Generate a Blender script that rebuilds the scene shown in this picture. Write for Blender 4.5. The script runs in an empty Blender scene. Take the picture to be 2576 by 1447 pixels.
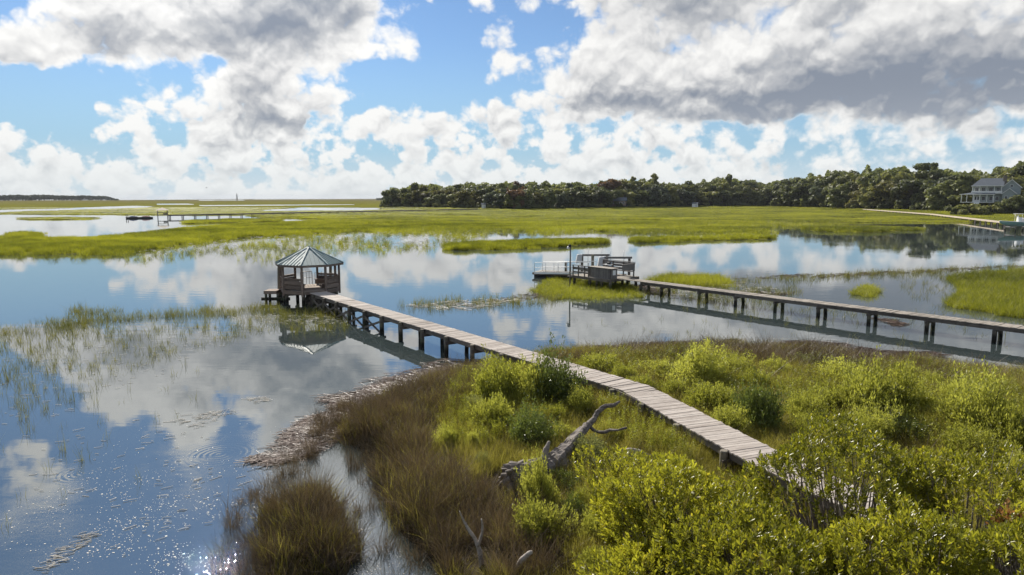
import bpy, bmesh, math, random
import numpy as np
from mathutils import Vector, Matrix

SC = bpy.context.scene
COL = SC.collection
rng = np.random.default_rng(7)
random.seed(7)
R = math.radians

# ------------------------------------------------------------------ camera
F_PX, HOR, CAM_H = 1717.0, 498.0, 8.0        # focal length and level line measured on a 2576 px wide copy
PITCH = math.atan((723.5 - HOR) / F_PX)
cam = bpy.data.cameras.new('camera')
cam.sensor_width = 36.0
cam.lens = 36.0 * F_PX / 2576.0
cam.clip_start, cam.clip_end = 0.1, 60000.0
camo = bpy.data.objects.new('camera', cam)
camo.location = (0, 0, CAM_H)
camo.rotation_euler = (R(90) - PITCH, 0, 0)
COL.objects.link(camo)
SC.camera = camo
CP, SP = math.cos(PITCH), math.sin(PITCH)


def gp(px, py, z=0.0):
    """Point of the horizontal plane at height z that was surveyed at (px, py) in the photograph."""
    X = (px - 1288.0) / F_PX
    Y = -(py - 723.5) / F_PX
    fy = CP + Y * SP
    fz = -SP + Y * CP
    t = (z - CAM_H) / fz
    return Vector((X * t, fy * t, z))


def proj(x, y, z):
    dz = z - CAM_H
    d = y * CP - dz * SP
    u = y * SP + dz * CP
    return 1288.0 + F_PX * x / d, 723.5 - F_PX * u / d


# ------------------------------------------------------------------ node helper
class NT:
    def __init__(s, tree):
        s.t = tree
        s.n = tree.nodes
        s.l = tree.links

    def node(s, typ, **kw):
        nd = s.n.new(typ)
        for k, v in kw.items():
            setattr(nd, k, v)
        return nd

    def put(s, inp, v):
        if v is None:
            return
        if hasattr(v, 'default_value') and hasattr(v, 'is_linked'):
            s.l.new(v, inp)
        else:
            inp.default_value = v

    def m(s, op, a, b=None, c=None, clamp=False):
        nd = s.node('ShaderNodeMath', operation=op, use_clamp=clamp)
        s.put(nd.inputs[0], a)
        s.put(nd.inputs[1], b)
        s.put(nd.inputs[2], c)
        return nd.outputs[0]

    def vm(s, op, a, b=None, scale=None):
        nd = s.node('ShaderNodeVectorMath', operation=op)
        s.put(nd.inputs[0], a)
        s.put(nd.inputs[1], b)
        if scale is not None:
            s.put(nd.inputs['Scale'], scale)
        return nd.outputs['Value' if op in ('DOT_PRODUCT', 'LENGTH', 'DISTANCE') else 'Vector']

    def mapr(s, v, a, b, c=0.0, d=1.0, smooth=False):
        nd = s.node('ShaderNodeMapRange', interpolation_type='SMOOTHSTEP' if smooth else 'LINEAR')
        for i, q in enumerate((v, a, b, c, d)):
            s.put(nd.inputs[i], q)
        return nd.outputs[0]

    def mix(s, f, a, b, blend='MIX'):
        nd = s.node('ShaderNodeMix', data_type='RGBA', blend_type=blend)
        s.put(nd.inputs['Factor'], f)
        s.put(nd.inputs[6], a)
        s.put(nd.inputs[7], b)
        return nd.outputs[2]

    def noise(s, vec, scale, detail=4.0, rough=0.55, dim='3D', out='Fac', dist=0.0):
        nd = s.node('ShaderNodeTexNoise', noise_dimensions=dim)
        s.put(nd.inputs['Vector'], vec)
        s.put(nd.inputs['Scale'], scale)
        nd.inputs['Detail'].default_value = detail
        nd.inputs['Roughness'].default_value = rough
        nd.inputs['Distortion'].default_value = dist
        return nd.outputs[out]

    def ramp(s, fac, stops, interp='LINEAR'):
        nd = s.node('ShaderNodeValToRGB')
        cr = nd.color_ramp
        cr.interpolation = interp
        while len(cr.elements) < len(stops):
            cr.elements.new(0.5)
        for e, (p, c) in zip(cr.elements, stops):
            e.position = p
            e.color = (c[0], c[1], c[2], 1)
        s.put(nd.inputs[0], fac)
        return nd.outputs[0]


# ------------------------------------------------------------------ sky and sun
SUN_EL, SUN_AZ = R(35.0), R(-24.0)            # azimuth counted from +Y towards +X
world = bpy.data.worlds.new('World')
SC.world = world
world.use_nodes = True
world.node_tree.nodes.clear()
W = NT(world.node_tree)

# cloud layout of the photograph: rows of heights in the picture, 29 columns 92 px apart; amount 0-9 and greyness 0-9
SKY_ROWS = [
    (0,   '01899999997600299999999999999', '00111167666410001234544421112'),
    (45,  '84899999999801019999999999999', '00012377636530001244322111111'),
    (90,  '99899999999702639999999999999', '01152277621100001233112132443'),
    (135, '99599879999602779999999999999', '44454222332100002221123457777'),
    (180, '62262757850011699999999999999', '31041211200000022211267889999'),
    (225, '00217769960002589999999999999', '00000023210000013445678999999'),
    (270, '00167789965356899999999999999', '00011135420111345667888999997'),
    (315, '41263689958888876575575667777', '00001136411111233211122244333'),
    (360, '88635687764566566757645556666', '11111123211122221222321222333'),
    (400, '77666666556776676777775555555', '22222223222222222222222222333'),
    (440, '77777777777877777777776666666', '22222222222222222222222222222'),
    (470, '77777777777777777777777766666', '22222222222222222222222222222'),
    (500, '88888888888888888888888888888', '22222222222222222222222222222'),
]
# what the still water mirrors of the sky above the frame: (photo y of the mirror image, amounts, greyness) at 115 px steps
MIRROR_ROWS = [
    (950,  '11688899866666', '00111344433333'),
    (1040, '01588599866666', '00111245433333'),
    (1120, '37437278866666', '00100133333333'),
    (1200, '58344268766666', '00000012333333'),
    (1300, '25322237666666', '00000012333333'),
    (1420, '11111246666666', '00000012444444'),
]


def dir_angles(px, py):
    X = (px - 1288.0) / F_PX
    Y = -(py - 723.5) / F_PX
    y = CP + Y * SP
    z = -SP + Y * CP
    return math.degrees(math.atan2(X, y)), math.degrees(math.atan2(z, math.hypot(X, y)))


samples = []
for yy, cs, ds in SKY_ROWS:
    for i in range(29):
        a, e = dir_angles(92.0 * i, yy)
        samples.append((a, max(e, 0.0), int(cs[i]) / 9.0, int(ds[i]) / 9.0))
for yy, cs, ds in MIRROR_ROWS:
    for i in range(14):
        a, e = dir_angles(115.0 * i, yy)
        samples.append((a, -e, int(cs[i]) / 9.0, int(ds[i]) / 9.0))
for a in range(-180, 181, 6):                   # the rest of the sky: broken cumulus
    for e in (0, 5, 10, 16, 22, 30, 40, 55):
        if abs(a) > 50 or e > 36 or (a > 10 and e > 17):
            samples.append((a, e, 0.56, 0.40))
samples = np.array(samples)


def sky_cell(a, e):
    d2 = ((samples[:, 0] - a) ** 2 + ((samples[:, 1] - e) * 1.25) ** 2)
    w = np.exp(-d2 / (2 * 1.0 ** 2)) + 1e-5 * np.exp(-d2 / (2 * 6.0 ** 2)) + 1e-12
    return (w * samples[:, 2]).sum() / w.sum(), (w * samples[:, 3]).sum() / w.sum()


tc = W.node('ShaderNodeTexCoord')
dirv = tc.outputs['Generated']
sep = W.node('ShaderNodeSeparateXYZ')
W.put(sep.inputs[0], dirv)
az = W.m('ARCTAN2', sep.outputs[0], sep.outputs[1])
el = W.m('ARCSINE', sep.outputs[2])
elc = W.m('MAXIMUM', el, 0.0)
cxy = W.node('ShaderNodeCombineXYZ')
W.put(cxy.inputs[0], az)
W.put(cxy.inputs[1], W.m('MULTIPLY', el, 1.15))
p2 = cxy.outputs[0]
warp = W.noise(p2, 11.0, 4.0, 0.6, '2D', 'Color')
warpv = W.vm('SUBTRACT', warp, (0.5, 0.5, 0.5))
p2w = W.vm('ADD', p2, W.vm('SCALE', warpv, scale=0.055))
sepw = W.node('ShaderNodeSeparateXYZ')
W.put(sepw.inputs[0], p2w)
A0 = R(48.0)
azf = W.mapr(sepw.outputs[0], -A0, A0)
ew = W.m('DIVIDE', sepw.outputs[1], 1.15)
ROW_EL = [0.0, 1.0, 2.0, 3.0, 4.2, 5.4, 6.6, 7.8, 9.0, 10.2, 11.4, 12.6, 13.8, 15.2, 17.0, 19.5, 22.5, 26.0, 30.0, 40.0]
lay = None
for k, e in enumerate(ROW_EL):
    stops = []
    for i in range(32):
        t = i / 31.0
        if i in (0, 31):
            c, d = 0.56, 0.40
        else:
            c, d = sky_cell(-48.0 + 96.0 * t, e)
        stops.append((t, (c, d, 0)))
    col = W.ramp(azf, stops, 'LINEAR')
    if lay is None:
        lay = col
    else:
        lay = W.mix(W.mapr(ew, R(ROW_EL[k - 1]), R(e)), lay, col)
laysep = W.node('ShaderNodeSeparateColor')
W.put(laysep.inputs[0], lay)
cover, grey = laysep.outputs[0], laysep.outputs[1]


def cloud_noise(vec, detail, rough):
    lo = W.noise(vec, 24.0, detail, rough, '2D')
    hi = W.noise(vec, 9.5, detail, rough, '2D')
    f = W.mapr(elc, R(2.5), R(11.0))
    nd = W.node('ShaderNodeMix', data_type='FLOAT')
    W.put(nd.inputs[0], f)
    W.put(nd.inputs[2], lo)
    W.put(nd.inputs[3], hi)
    return nd.outputs[0]


def billow(vec):
    """Cauliflower texture of cumulus: 0 in the clefts, positive on the puffs."""
    vor = W.node('ShaderNodeTexVoronoi', voronoi_dimensions='2D', feature='F1')
    W.put(vor.inputs['Vector'], W.vm('ADD', vec, W.vm('SCALE', warpv, scale=0.035)))
    W.put(vor.inputs['Scale'], 25.0)
    vor.normalize = True
    vor.inputs['Detail'].default_value = 3.0
    vor.inputs['Roughness'].default_value = 0.5
    return W.m('SUBTRACT', 0.33, vor.outputs['Distance'])


bil = billow(p2)
bil1 = billow(W.vm('ADD', p2, (math.sin(SUN_AZ) * 0.004, 0.009, 0.0)))
n0 = cloud_noise(p2, 7.0, 0.54)
s0 = cloud_noise(p2w, 3.5, 0.5)
sun_off = (math.sin(SUN_AZ) * 0.008, 0.016, 0.0)
s1 = cloud_noise(W.vm('ADD', p2w, sun_off), 3.5, 0.5)
dens = W.m('SUBTRACT', cover, 0.60)
dens = W.m('MULTIPLY_ADD', W.m('SUBTRACT', n0, 0.5), W.m('MULTIPLY_ADD', grey, -0.75, 1.6), dens)
dens = W.m('MULTIPLY_ADD', bil, 1.0, dens)
softness = W.mapr(elc, R(4.0), R(13.0), 0.14, 0.22)
softness = W.m('ADD', softness, W.mapr(az, R(8.0), R(30.0), 0.0, 0.12))
alpha = W.mapr(dens, W.m('MULTIPLY', softness, -0.5), softness, 0, 1, True)
dsm = W.m('MULTIPLY_ADD', W.m('SUBTRACT', s0, 0.5), 1.2, W.m('SUBTRACT', cover, 0.60))
thick = W.m('MULTIPLY', W.mapr(dsm, -0.06, 0.36, 0, 1, True), W.mapr(dens, 0.0, 0.16, 0.15, 1, True))
relief = W.m('MULTIPLY_ADD', W.m('SUBTRACT', s0, s1), 2.6, W.m('MULTIPLY', W.m('SUBTRACT', bil, bil1), W.mapr(elc, R(5.0), R(12.0), 1.6, 0.8)))
shade = W.m('MULTIPLY', thick, W.m('MULTIPLY_ADD', grey, 1.08, 0.10))
shade = W.m('MULTIPLY_ADD', W.m('SUBTRACT', s0, 0.5), W.m('MULTIPLY', grey, 0.45), shade)
shade = W.m('SUBTRACT', shade, W.m('MULTIPLY', relief, W.m('MULTIPLY_ADD', thick, 0.45, 0.3)))
shade = W.m('SUBTRACT', shade, W.m('MULTIPLY', bil, 0.40), clamp=True)
sun_dir = Vector((math.cos(SUN_EL) * math.sin(SUN_AZ), math.cos(SUN_EL) * math.cos(SUN_AZ), math.sin(SUN_EL)))
sdot = W.m('MAXIMUM', W.vm('DOT_PRODUCT', dirv, tuple(sun_dir)), 0.0)
glow = W.m('POWER', sdot, 30.0)
cl = W.ramp(shade, [(0.0, (1.0, 0.995, 0.975)), (0.3, (0.80, 0.80, 0.80)), (0.55, (0.55, 0.565, 0.59)), (0.8, (0.37, 0.40, 0.45)), (1.0, (0.27, 0.31, 0.38))])
cl = W.vm('SCALE', cl, scale=W.m('MULTIPLY', W.m('MULTIPLY_ADD', glow, 1.5, 1.0), 5.25))
skyt = W.node('ShaderNodeTexSky', sky_type='NISHITA')
skyt.sun_disc = False
skyt.sun_elevation = SUN_EL
skyt.sun_rotation = SUN_AZ
skyt.altitude = 10.0
skyt.air_density, skyt.dust_density, skyt.ozone_density = 1.0, 0.0, 3.0
hs = W.node('ShaderNodeHueSaturation')
hs.inputs['Saturation'].default_value = 0.96
W.put(hs.inputs['Color'], skyt.outputs[0])
blue = W.mix(W.mapr(elc, 0.0, R(13.0), 0.93, 0.0, True), W.vm('MULTIPLY', hs.outputs[0], (0.41, 0.46, 0.52)), (1.85, 3.0, 3.95, 1))
blue = W.vm('SCALE', blue, scale=W.m('MULTIPLY_ADD', glow, 0.9, 1.0))
lowhaze = W.mapr(elc, 0.0, R(9.0), 0.38, 0.0, True)
cl = W.mix(lowhaze, cl, (4.4, 4.65, 4.75, 1))
final = W.mix(alpha, blue, cl)
final = W.mix(W.mapr(el, 0.0, R(4.5), 0.58, 0.0, True), final, (4.25, 4.5, 4.55, 1))
bg = W.node('ShaderNodeBackground')
W.put(bg.inputs[0], final)
bg.inputs[1].default_value = 0.10
wo = W.node('ShaderNodeOutputWorld')
W.l.new(bg.outputs[0], wo.inputs[0])
world.cycles.sampling_method = 'MANUAL'
world.cycles.sample_map_resolution = 512

sun = bpy.data.lights.new('sun', 'SUN')
sun.energy = 4.0
sun.angle = R(0.53)
sun.color = (1.0, 0.94, 0.84)
suno = bpy.data.objects.new('sun', sun)
suno.rotation_euler = sun_dir.to_track_quat('Z', 'Y').to_euler()
suno.location = (0, 0, 60)
COL.objects.link(suno)

SC.view_settings.view_transform = 'Standard'
SC.view_settings.look = 'None'
SC.view_settings.exposure = 0.88
SC.view_settings.gamma = 1.0
SC.view_settings.use_curve_mapping = False
SC.render.engine = 'CYCLES'
SC.cycles.use_denoising = True
SC.cycles.max_bounces = 6
SC.cycles.diffuse_bounces = 3
SC.cycles.glossy_bounces = 3
SC.cycles.transmission_bounces = 4
SC.cycles.caustics_reflective = False
SC.cycles.caustics_refractive = False
SC.cycles.use_adaptive_sampling = True
SC.cycles.adaptive_threshold = 0.02

# ------------------------------------------------------------------ materials
def new_mat(name):
    m = bpy.data.materials.new(name)
    m.use_nodes = True
    T = NT(m.node_tree)
    return m, T, m.node_tree.nodes['Principled BSDF'], m.node_tree.nodes['Material Output']


def wood_mat(name, c1, c2, grain=26.0, rough=0.85, stain=None, tide=False, green=0.0):
    """Weathered timber: grain runs along the piece's own X axis, every piece a little different."""
    m, T, b, out = new_mat(name)
    tcn = T.node('ShaderNodeTexCoord')
    oi = T.node('ShaderNodeObjectInfo')
    mp = T.node('ShaderNodeMapping')
    T.put(mp.inputs['Vector'], tcn.outputs['Object'])
    mp.inputs['Scale'].default_value = (1.2, grain, grain)
    off = T.node('ShaderNodeCombineXYZ')
    T.put(off.inputs[0], T.m('MULTIPLY', oi.outputs['Random'], 91.0))
    T.put(off.inputs[2], T.m('MULTIPLY', oi.outputs['Random'], 37.0))
    T.put(mp.inputs['Location'], off.outputs[0])
    g = T.noise(mp.outputs[0], 1.0, 5.0, 0.65)
    big = T.noise(T.vm('ADD', tcn.outputs['Object'], off.outputs[0]), 2.6, 3.0, 0.6)
    f = T.m('MULTIPLY_ADD', T.m('SUBTRACT', g, 0.5), 1.7, 0.5)
    f = T.m('MULTIPLY_ADD', T.m('SUBTRACT', big, 0.5), 0.9, f)
    f = T.m('MULTIPLY_ADD', T.m('SUBTRACT', oi.outputs['Random'], 0.5), 0.62, f, clamp=True)
    col = T.mix(f, (*c1, 1), (*c2, 1))
    geo = T.node('ShaderNodeNewGeometry')
    if tide:                                     # the wet, weedy foot that the tide leaves on piles
        sp = T.node('ShaderNodeSeparateXYZ')
        T.put(sp.inputs[0], geo.outputs['Position'])
        tn = T.noise(geo.outputs['Position'], 3.0, 3.0)
        wet = T.mapr(T.m('MULTIPLY_ADD', T.m('SUBTRACT', tn, 0.5), 0.5, sp.outputs[2]), 0.28, 0.62, 1.0, 0.0, True)
        col = T.mix(wet, col, (0.018, 0.016, 0.012, 1))
    if green:
        gn = T.noise(geo.outputs['Position'], 1.7, 4.0)
        col = T.mix(T.mapr(gn, 0.5, 0.68, 0.0, green), col, (0.11, 0.13, 0.06, 1))
    T.put(b.inputs['Base Color'], col)
    b.inputs['Roughness'].default_value = rough
    b.inputs['Specular IOR Level'].default_value = 0.3
    bp = T.node('ShaderNodeBump')
    bp.inputs['Strength'].default_value = 0.6
    bp.inputs['Distance'].default_value = 0.006
    T.put(bp.inputs['Height'], g)
    T.put(b.inputs['Normal'], bp.outputs[0])
    return m


def plain_mat(name, c, rough=0.5, metal=0.0, var=0.15, scale=8.0, spec=0.5, bump=0.0):
    m, T, b, out = new_mat(name)
    tcn = T.node('ShaderNodeTexCoord')
    n = T.noise(tcn.outputs['Object'], scale, 4.0, 0.6)
    oi = T.node('ShaderNodeObjectInfo')
    k = T.m('MULTIPLY_ADD', T.m('SUBTRACT', n, 0.5), 2.2 * var, 1.0)
    k = T.m('MULTIPLY_ADD', T.m('SUBTRACT', oi.outputs['Random'], 0.5), var * 0.8, k)
    T.put(b.inputs['Base Color'], T.vm('SCALE', c, scale=k))
    T.put(b.inputs['Roughness'], T.m('MULTIPLY_ADD', T.m('SUBTRACT', n, 0.5), 0.3, rough, clamp=True))
    b.inputs['Metallic'].default_value = metal
    b.inputs['Specular IOR Level'].default_value = spec
    if bump:
        bp = T.node('ShaderNodeBump')
        bp.inputs['Distance'].default_value = bump
        T.put(bp.inputs['Height'], n)
        T.put(b.inputs['Normal'], bp.outputs[0])
    return m


def leaf_mat(name, c1, c2, trans=0.35, rough=0.5, spec=0.35, spot=None, wscale=0.35, tcol=1.6, streak=0.0):
    """Leaves and blades: colour varies between plants, in drifts over the ground and from piece to piece; light shines through."""
    m, T, b, out = new_mat(name)
    geo = T.node('ShaderNodeNewGeometry')
    oi = T.node('ShaderNodeObjectInfo')
    n = T.noise(geo.outputs['Position'], wscale, 3.0, 0.6)
    if streak:
        n = T.m('MULTIPLY_ADD', T.noise(T.vm('MULTIPLY', geo.outputs['Position'], (0.018, 0.045, 0.0)), 1.0, 5.0, 0.62), streak, T.m('MULTIPLY', n, 1.0 - streak))
        n = T.m('MULTIPLY_ADD', T.m('SUBTRACT', n, 0.5), 2.3, 0.5)
    n2 = T.noise(geo.outputs['Position'], wscale * 14.0, 2.0, 0.6)
    f = T.m('MULTIPLY_ADD', T.m('SUBTRACT', n, 0.5), 1.6, 0.5)
    f = T.m('MULTIPLY_ADD', T.m('SUBTRACT', n2, 0.5), 0.9, f)
    f = T.m('MULTIPLY_ADD', T.m('SUBTRACT', oi.outputs['Random'], 0.5), 0.55, f)
    f = T.m('MULTIPLY_ADD', T.m('SUBTRACT', geo.outputs['Random Per Island'], 0.5), 0.6, f, clamp=True)
    col = T.mix(f, (*c1, 1), (*c2, 1))
    if spot:
        col = T.mix(T.mapr(geo.outputs['Random Per Island'], 1.0 - spot[1], 1.0 - spot[1] * 0.8), col, (*spot[0], 1))
    T.put(b.inputs['Base Color'], col)
    b.inputs['Roughness'].default_value = rough
    b.inputs['Specular IOR Level'].default_value = spec
    tr = T.node('ShaderNodeBsdfTranslucent')
    T.put(tr.inputs['Color'], T.vm('MULTIPLY', col, (tcol, tcol * 1.02, tcol * 0.65)))
    mx = T.node('ShaderNodeMixShader')
    mx.inputs[0].default_value = trans
    T.l.new(b.outputs[0], mx.inputs[1])
    T.l.new(tr.outputs[0], mx.inputs[2])
    T.l.new(mx.outputs[0], out.inputs['Surface'])
    return m


M = {}
M['deck'] = wood_mat('deck_board_grey', (0.21, 0.175, 0.15), (0.47, 0.42, 0.375), 22.0)
M['deck_far'] = wood_mat('deck_board_brown', (0.20, 0.155, 0.12), (0.40, 0.33, 0.27), 22.0)
M['deck2'] = wood_mat('pier_board_grey', (0.17, 0.15, 0.125), (0.36, 0.32, 0.27), 22.0)
M['beam'] = wood_mat('pier_beam', (0.075, 0.062, 0.052), (0.19, 0.165, 0.14), 16.0)
M['pile'] = wood_mat('pier_pile', (0.10, 0.085, 0.065), (0.24, 0.21, 0.165), 9.0, tide=True, green=0.45)
M['gazebo'] = wood_mat('gazebo_timber', (0.125, 0.092, 0.072), (0.32, 0.24, 0.19), 18.0)
M['locker'] = wood_mat('locker_board', (0.115, 0.105, 0.098), (0.235, 0.215, 0.20), 18.0)
M['lightwood'] = wood_mat('new_timber', (0.40, 0.33, 0.25), (0.60, 0.52, 0.42), 18.0)
M['oyster'] = plain_mat('oyster_crust', (0.085, 0.07, 0.058), 0.95, 0, 0.5, 30.0, 0.2, 0.05)
M['roof'] = plain_mat('roof_metal', (0.105, 0.18, 0.20), 0.6, 0.0, 0.22, 1.6, 0.3)
M['alu'] = plain_mat('aluminium', (0.62, 0.62, 0.60), 0.38, 0.75, 0.1, 5.0)
M['steel'] = plain_mat('dull_steel', (0.20, 0.19, 0.18), 0.5, 0.6, 0.25, 6.0)
M['white'] = plain_mat('white_paint', (0.78, 0.78, 0.76), 0.4, 0, 0.06, 3.0)
M['greybox'] = plain_mat('grey_cover', (0.50, 0.51, 0.52), 0.45, 0, 0.08, 3.0)
M['black'] = plain_mat('black_rubber', (0.02, 0.02, 0.022), 0.7, 0, 0.2, 6.0)
M['bark'] = wood_mat('dead_wood', (0.08, 0.066, 0.056), (0.32, 0.28, 0.245), 18.0)
M['bark_pale'] = wood_mat('bleached_wood', (0.22, 0.19, 0.165), (0.50, 0.45, 0.40), 14.0)
M['bark_live'] = wood_mat('bark', (0.05, 0.042, 0.034), (0.14, 0.12, 0.10), 10.0)
M['spartina'] = leaf_mat('cordgrass', (0.070, 0.082, 0.012), (0.31, 0.305, 0.030), 0.45, 0.5, 0.3, wscale=0.05, streak=0.6)
M['reed'] = leaf_mat('reed', (0.06, 0.07, 0.015), (0.20, 0.18, 0.04), 0.35, 0.5, 0.4, wscale=0.3)
M['rush'] = leaf_mat('needlerush', (0.027, 0.018, 0.011), (0.16, 0.113, 0.072), 0.27, 0.5, 0.5, wscale=0.35)
M['meadow'] = leaf_mat('meadow_grass', (0.085, 0.075, 0.015), (0.32, 0.28, 0.072), 0.45, 0.55, 0.3, wscale=0.35)
M['weed'] = leaf_mat('weed_leaf', (0.11, 0.12, 0.012), (0.31, 0.31, 0.05), 0.42, 0.5, 0.3, wscale=0.5)
M['ground_leaf'] = leaf_mat('groundsel_leaf', (0.15, 0.155, 0.022), (0.36, 0.355, 0.085), 0.48, 0.5, 0.3, wscale=0.5)
M['grey_leaf'] = leaf_mat('sage_leaf', (0.13, 0.135, 0.05), (0.28, 0.285, 0.13), 0.4, 0.5, 0.4, wscale=0.5)
M['myrtle_leaf'] = leaf_mat('yaupon_leaf', (0.045, 0.06, 0.014), (0.16, 0.19, 0.05), 0.3, 0.33, 0.6, wscale=0.5)
M['bay_leaf'] = leaf_mat('bay_leaf', (0.10, 0.105, 0.010), (0.33, 0.315, 0.035), 0.46, 0.34, 0.55, spot=((0.32, 0.27, 0.03), 0.05), wscale=0.7)
M['brown_leaf'] = leaf_mat('dry_leaf', (0.16, 0.07, 0.03), (0.36, 0.19, 0.09), 0.3, 0.6, 0.3, wscale=0.7)
M['tree'] = leaf_mat('oak_foliage', (0.055, 0.063, 0.026), (0.175, 0.188, 0.08), 0.34, 0.6, 0.3, wscale=0.035)
M['tree_light'] = leaf_mat('light_foliage', (0.09, 0.10, 0.03), (0.24, 0.235, 0.085), 0.32, 0.6, 0.3, wscale=0.05)
M['tree_olive'] = leaf_mat('olive_foliage', (0.065, 0.062, 0.020), (0.20, 0.185, 0.060), 0.32, 0.6, 0.3, wscale=0.04)
M['tree_grey'] = leaf_mat('grey_foliage', (0.050, 0.060, 0.038), (0.165, 0.185, 0.115), 0.28, 0.6, 0.3, wscale=0.04)
M['tree_far'] = leaf_mat('pine_foliage', (0.020, 0.028, 0.018), (0.070, 0.085, 0.050), 0.15, 0.7, 0.1, wscale=0.02)
M['tree_red'] = leaf_mat('russet_foliage', (0.085, 0.050, 0.03), (0.20, 0.115, 0.068), 0.26, 0.6, 0.3, wscale=0.05)
M['straw_dark'] = leaf_mat('wet_reed_stem', (0.045, 0.030, 0.022), (0.20, 0.135, 0.10), 0.1, 0.4, 0.6, wscale=0.8)
M['straw'] = leaf_mat('dead_reed_stem', (0.075, 0.042, 0.032), (0.29, 0.19, 0.145), 0.1, 0.45, 0.6, wscale=0.8)
M['pale'] = leaf_mat('bleached_straw_glint', (0.38, 0.34, 0.28), (0.72, 0.68, 0.62), 0.1, 0.6, 0.35, wscale=0.8)  # straw, and the flecks whose pale colour stands for sun glints


# ------------------------------------------------------------------ mesh helpers
class MB:
    """Collects vertices and faces and links them as ONE mesh object."""
    def __init__(s):
        s.v = []
        s.f = []

    def add(s, verts, faces):
        o = len(s.v)
        s.v.extend([tuple(q) for q in verts])
        s.f.extend([tuple(i + o for i in f) for f in faces])

    def box(s, c, size, mat=None):
        x, y, z = size[0] / 2, size[1] / 2, size[2] / 2
        vs = [Vector(q) for q in ((-x, -y, -z), (x, -y, -z), (x, y, -z), (-x, y, -z), (-x, -y, z), (x, -y, z), (x, y, z), (-x, y, z))]
        if mat is not None:
            vs = [mat @ q for q in vs]
        s.add([q + Vector(c) for q in vs], [(0, 3, 2, 1), (4, 5, 6, 7), (0, 1, 5, 4), (1, 2, 6, 5), (2, 3, 7, 6), (3, 0, 4, 7)])

    def bar(s, a, b, w, h):
        a, b = Vector(a), Vector(b)
        d = b - a
        mat = frame_of(d)
        s.box((a + b) / 2, (d.length, w, h), mat)

    def tube(s, pts, radii, n=8, jit=0.0, cap=True):
        pts = [Vector(p) for p in pts]
        rings = []
        up = Vector((0.13, 0.21, 1)).normalized()
        for i, p in enumerate(pts):
            d = (pts[min(i + 1, len(pts) - 1)] - pts[max(i - 1, 0)])
            d = d.normalized() if d.length > 1e-6 else Vector((0, 0, 1))
            u = up - d * up.dot(d)
            if u.length < 0.05:
                u = Vector((1, 0, 0)) - d * d.x
            u.normalize()
            up = u
            w = d.cross(u)
            ring = []
            for k in range(n):
                a = 2 * math.pi * k / n
                r = radii[i] * (1 + jit * (random.random() - 0.5) * 2)
                ring.append(p + (u * math.cos(a) + w * math.sin(a)) * r)
            rings.append(ring)
        vs = [q for r in rings for q in r]
        fs = []
        for i in range(len(pts) - 1):
            for k in range(n):
                k2 = (k + 1) % n
                fs.append((i * n + k, i * n + k2, (i + 1) * n + k2, (i + 1) * n + k))
        if cap:
            fs.append(tuple(range(n - 1, -1, -1)))
            fs.append(tuple((len(pts) - 1) * n + k for k in range(n)))
        s.add(vs, fs)

    def mesh(s, name, mat, smooth=False):
        me = bpy.data.meshes.new(name)
        me.from_pydata(s.v, [], s.f)
        me.materials.append(mat)
        if smooth:
            me.polygons.foreach_set('use_smooth', [True] * len(me.polygons))
        me.update()
        return me

    def build(s, name, mat, parent=None, smooth=False, loc=None):
        return link(name, s.mesh(name, mat, smooth), parent, loc)


def frame_of(d):
    d = d.normalized()
    z = Vector((0, 0, 1))
    if abs(d.z) > 0.97:
        z = Vector((0, 1, 0))
    y = z.cross(d).normalized()
    z = d.cross(y)
    return Matrix((d, y, z)).transposed()


def link(name, me, parent=None, loc=None):
    o = bpy.data.objects.new(name, me)
    COL.objects.link(o)
    if loc is not None:
        o.location = loc
    if parent is not None:
        o.parent = parent
    return o


def empty(name, loc, rz=0.0):
    o = bpy.data.objects.new(name, None)
    o.empty_display_size = 0.3
    o.location = loc
    o.rotation_euler = (0, 0, rz)
    COL.objects.link(o)
    return o


def tag(o, label=None, cat=None, group=None, kind=None):
    for k, v in (('label', label), ('category', cat), ('group', group), ('kind', kind)):
        if v:
            o[k] = v
    return o


_cache = {}


def box_mesh(name, size, mat, bevel=0.0):
    key = (name, tuple(round(q, 3) for q in size), mat.name, bevel)
    if key not in _cache:
        bm = bmesh.new()
        bmesh.ops.create_cube(bm, size=1.0)
        bmesh.ops.scale(bm, vec=size, verts=bm.verts)
        if bevel:
            bmesh.ops.bevel(bm, geom=list(bm.edges), offset=bevel, segments=1, affect='EDGES')
        me = bpy.data.meshes.new(name)
        bm.to_mesh(me)
        bm.free()
        me.materials.append(mat)
        _cache[key] = me
    return _cache[key]


def piece(name, c, size, mat, parent=None, rot=None, bevel=0.0):
    """One box-shaped piece (board, beam, post); rot is a 3x3 matrix or a turn about Z."""
    o = link(name, box_mesh(name, size, mat, bevel), parent)
    if rot is None:
        rot = 0.0
    if isinstance(rot, (int, float)):
        o.location = c
        o.rotation_euler = (0, 0, rot)
    else:
        o.matrix_local = Matrix.Translation(Vector(c)) @ rot.to_4x4()
    return o


def beam(name, a, b, w, h, mat, parent=None, bevel=0.0):
    a, b = Vector(a), Vector(b)
    d = b - a
    return piece(name, (a + b) / 2, (round(d.length, 2), w, h), mat, parent, frame_of(d), bevel)


def rod(name, pts, r, mat, parent=None, n=8):
    mb = MB()
    rr = r if isinstance(r, (list, tuple)) else [r] * len(pts)
    mb.tube(pts, rr, n)
    return mb.build(name, mat, parent, True)


def copy_tree(o, parent=None):
    c = o.copy()
    COL.objects.link(c)
    c.parent = parent
    for ch in list(o.children):
        copy_tree(ch, c)
    return c


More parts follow.
